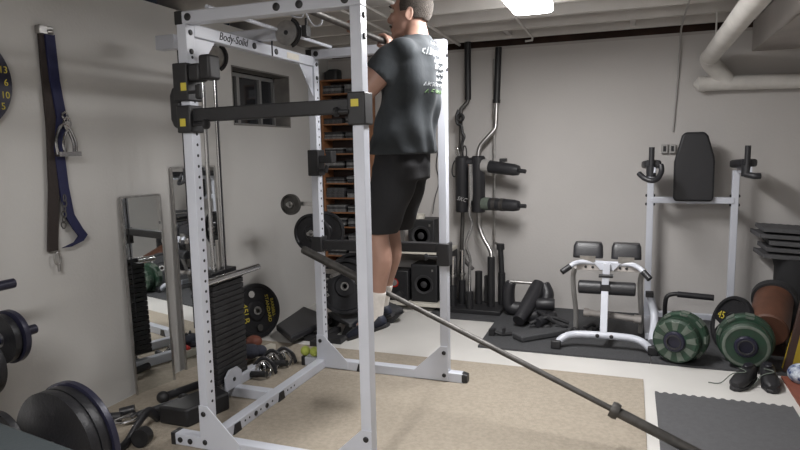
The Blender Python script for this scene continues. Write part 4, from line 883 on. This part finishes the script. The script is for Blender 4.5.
# folds
for v in sh_.bm.verts:
    p = v.co; a = math.atan2(p.y-YC, p.x-.83)
    amp = .007*max(0, min(1, (2.0-p.z)/.25))+.003
    w_ = math.sin(a*9+p.z*14+math.sin(p.z*9)*2)*.6+math.sin((p.z*30+p.y*22-p.x*16))*.7
    if p.z < 1.452 and abs(p.x-.775) < .5: pass
    v.co += V((math.cos(a), math.sin(a), 0))*w_*amp
sb_ = sh_.bm.copy(); bmesh.ops.recalc_face_normals(sb_, faces=sb_.faces); bvh = BVHTree.FromBMesh(sb_)
ts = build('t_shirt', sh_, M['shirt'], man, label='charcoal grey t-shirt with white and green print on the back', smooth=180)
def strokes(y0, y1, z, h, m, n, slant=.3, th=.004):
    mb = MB(); stp = (y1-y0)/n
    def prj(y, zz):
        r = bvh.ray_cast(V((1.6, y, zz)), V((-1, 0, 0)))
        return (r[0]+V((.0003, 0, 0))) if r[0] else None
    y = y0
    for k in range(n):
        kind = random.randrange(4); zz = z+random.uniform(-.1, .1)*h
        if kind == 0: path = [(y, zz-h/2), (y+stp*.3, zz+h/2), (y+stp*.6, zz-h/2)]
        elif kind == 1: path = [(y, zz-h/2), (y, zz+h/2), (y+stp*.6, zz+h*.2), (y+stp*.1, zz), (y+stp*.6, zz-h/2)]
        elif kind == 2: path = [(y+stp*.6, zz+h*.3), (y+stp*.1, zz+h*.2), (y, zz-h*.2), (y+stp*.5, zz-h*.4)]
        else: path = [(y, zz+h*.2), (y+stp*.1, zz-h*.4), (y+stp*.5, zz-h*.3), (y+stp*.6, zz+h*.3)]
        pts = [prj(a+(c_-z)*slant, c_) for a, c_ in path]
        if all(pts): mb.tube(pts, th*.72, 6, sm=False, asp=1)
        y += stp
    return mb
random.seed(5)
pm = strokes(.60, .86, 1.945, .036, None, 10, th=.0055)
rows = [pm, strokes(.70, .76, 2.0, .018, None, 2, th=.004), strokes(.68, .85, 1.905, .022, None, 6, th=.005), strokes(.69, .86, 1.875, .022, None, 6, th=.006), strokes(.71, .85, 1.845, .016, None, 5, th=.005), strokes(.72, .86, 1.815, .016, None, 5, th=.005), strokes(.60, .86, 1.785, .018, None, 10, th=.0035)]
for r in rows: build('shirt_print', r, M['print_w'], ts, label='white lettering')
build('shirt_print', strokes(.62, .86, 1.752, .018, None, 9, th=.0045), M['print_g'], ts, label='green lettering')

# shorts
b = MB()
b.rings([((.776, YC, 1.30), (.140, 0, 0), (0, .175, 0)), ((.776, YC, 1.38), (.150, 0, 0), (0, .182, 0)), ((.778, YC, 1.50), (.138, 0, 0), (0, .178, 0))], 36)
for hp, kn, o in ((HPn, KNn, 0), (HPf, KNf, .012)):
    b.rings([(hp+V((0, 0, .0)), (.135, 0, 0), (0, .096, 0)), (hp.lerp(kn, .4)+V((o, 0, 0)), (.125, 0, 0), (0, .095, 0)), (hp.lerp(kn, .75)+V((o*2, 0, 0)), (.105, 0, 0), (0, .090, 0)), (kn+V((.012+o*2, 0, .03)), (.088, 0, .0), (0, .084, 0))], 28)
s2 = remesh(b, .009, 4)
for v in s2.bm.verts:
    p = v.co; v.co.x += .004*math.sin(p.z*30+p.y*40)
build('shorts', s2, M['shorts'], man, smooth=180)
# socks and shoes
for an, kn, k in ((ANn, KNn, 0), (ANf, KNf, 1)):
    t0, t1 = (.695, .555) if k == 0 else (.70, .57)
    def at_(z): 
        u = (kn.z-z)/(kn.z-an.z); return kn.lerp(an, u)+V((.012*max(0, 1-abs(u-.6)*2.2), 0, 0))
    build('sock', MB().tube([at_(t0), at_(t0-.015), at_((t0+t1)/2), at_(t1), at_(t1)+V((-.02, 0, -.03))], [.043, .044, .041, .040, .040], 20), M['sock'], man, smooth=60)
    dv = V((-.205, 0, -.085)).normalized(); up_ = V((dv.z, 0, -dv.x)); up_ = up_ if up_.z > 0 else -up_
    rs = []; base = an+V((.052, 0, -.022))
    for t_, hw, hh, off in ((-.005, .018, .022, .0), (.01, .034, .038, .006), (.06, .039, .046, .012), (.11, .040, .036, .0), (.17, .045, .028, -.008), (.22, .040, .022, -.013), (.25, .018, .014, -.016)):
        rs.append((base+dv*t_+up_*off, V((0, hw, 0)), up_*hh))
    so_ = build('worn_shoe', MB().rings(rs, p=2.5), M['shoe'], man, label='dark navy training shoe', smooth=80)
    build('sole', MB().rings([(base+dv*t_-up_*.032, V((0, hw, 0)), up_*.010) for t_, hw in ((-.01, .028), (.03, .036), (.12, .038), (.19, .045), (.24, .034), (.262, .01))], p=5), M['blackp'], so_)
    build('laces', MB().tube([base+dv*.08+up_*.05+V((0, -.02, 0)), base+dv*.10+up_*.045+V((0, .02, 0)), base+dv*.12+up_*.037+V((0, -.02, 0)), base+dv*.14+up_*.032+V((0, .02, 0)), base+dv*.16+up_*.024+V((0, -.02, 0))], .003, 6, sm=False), M['grille'], so_)
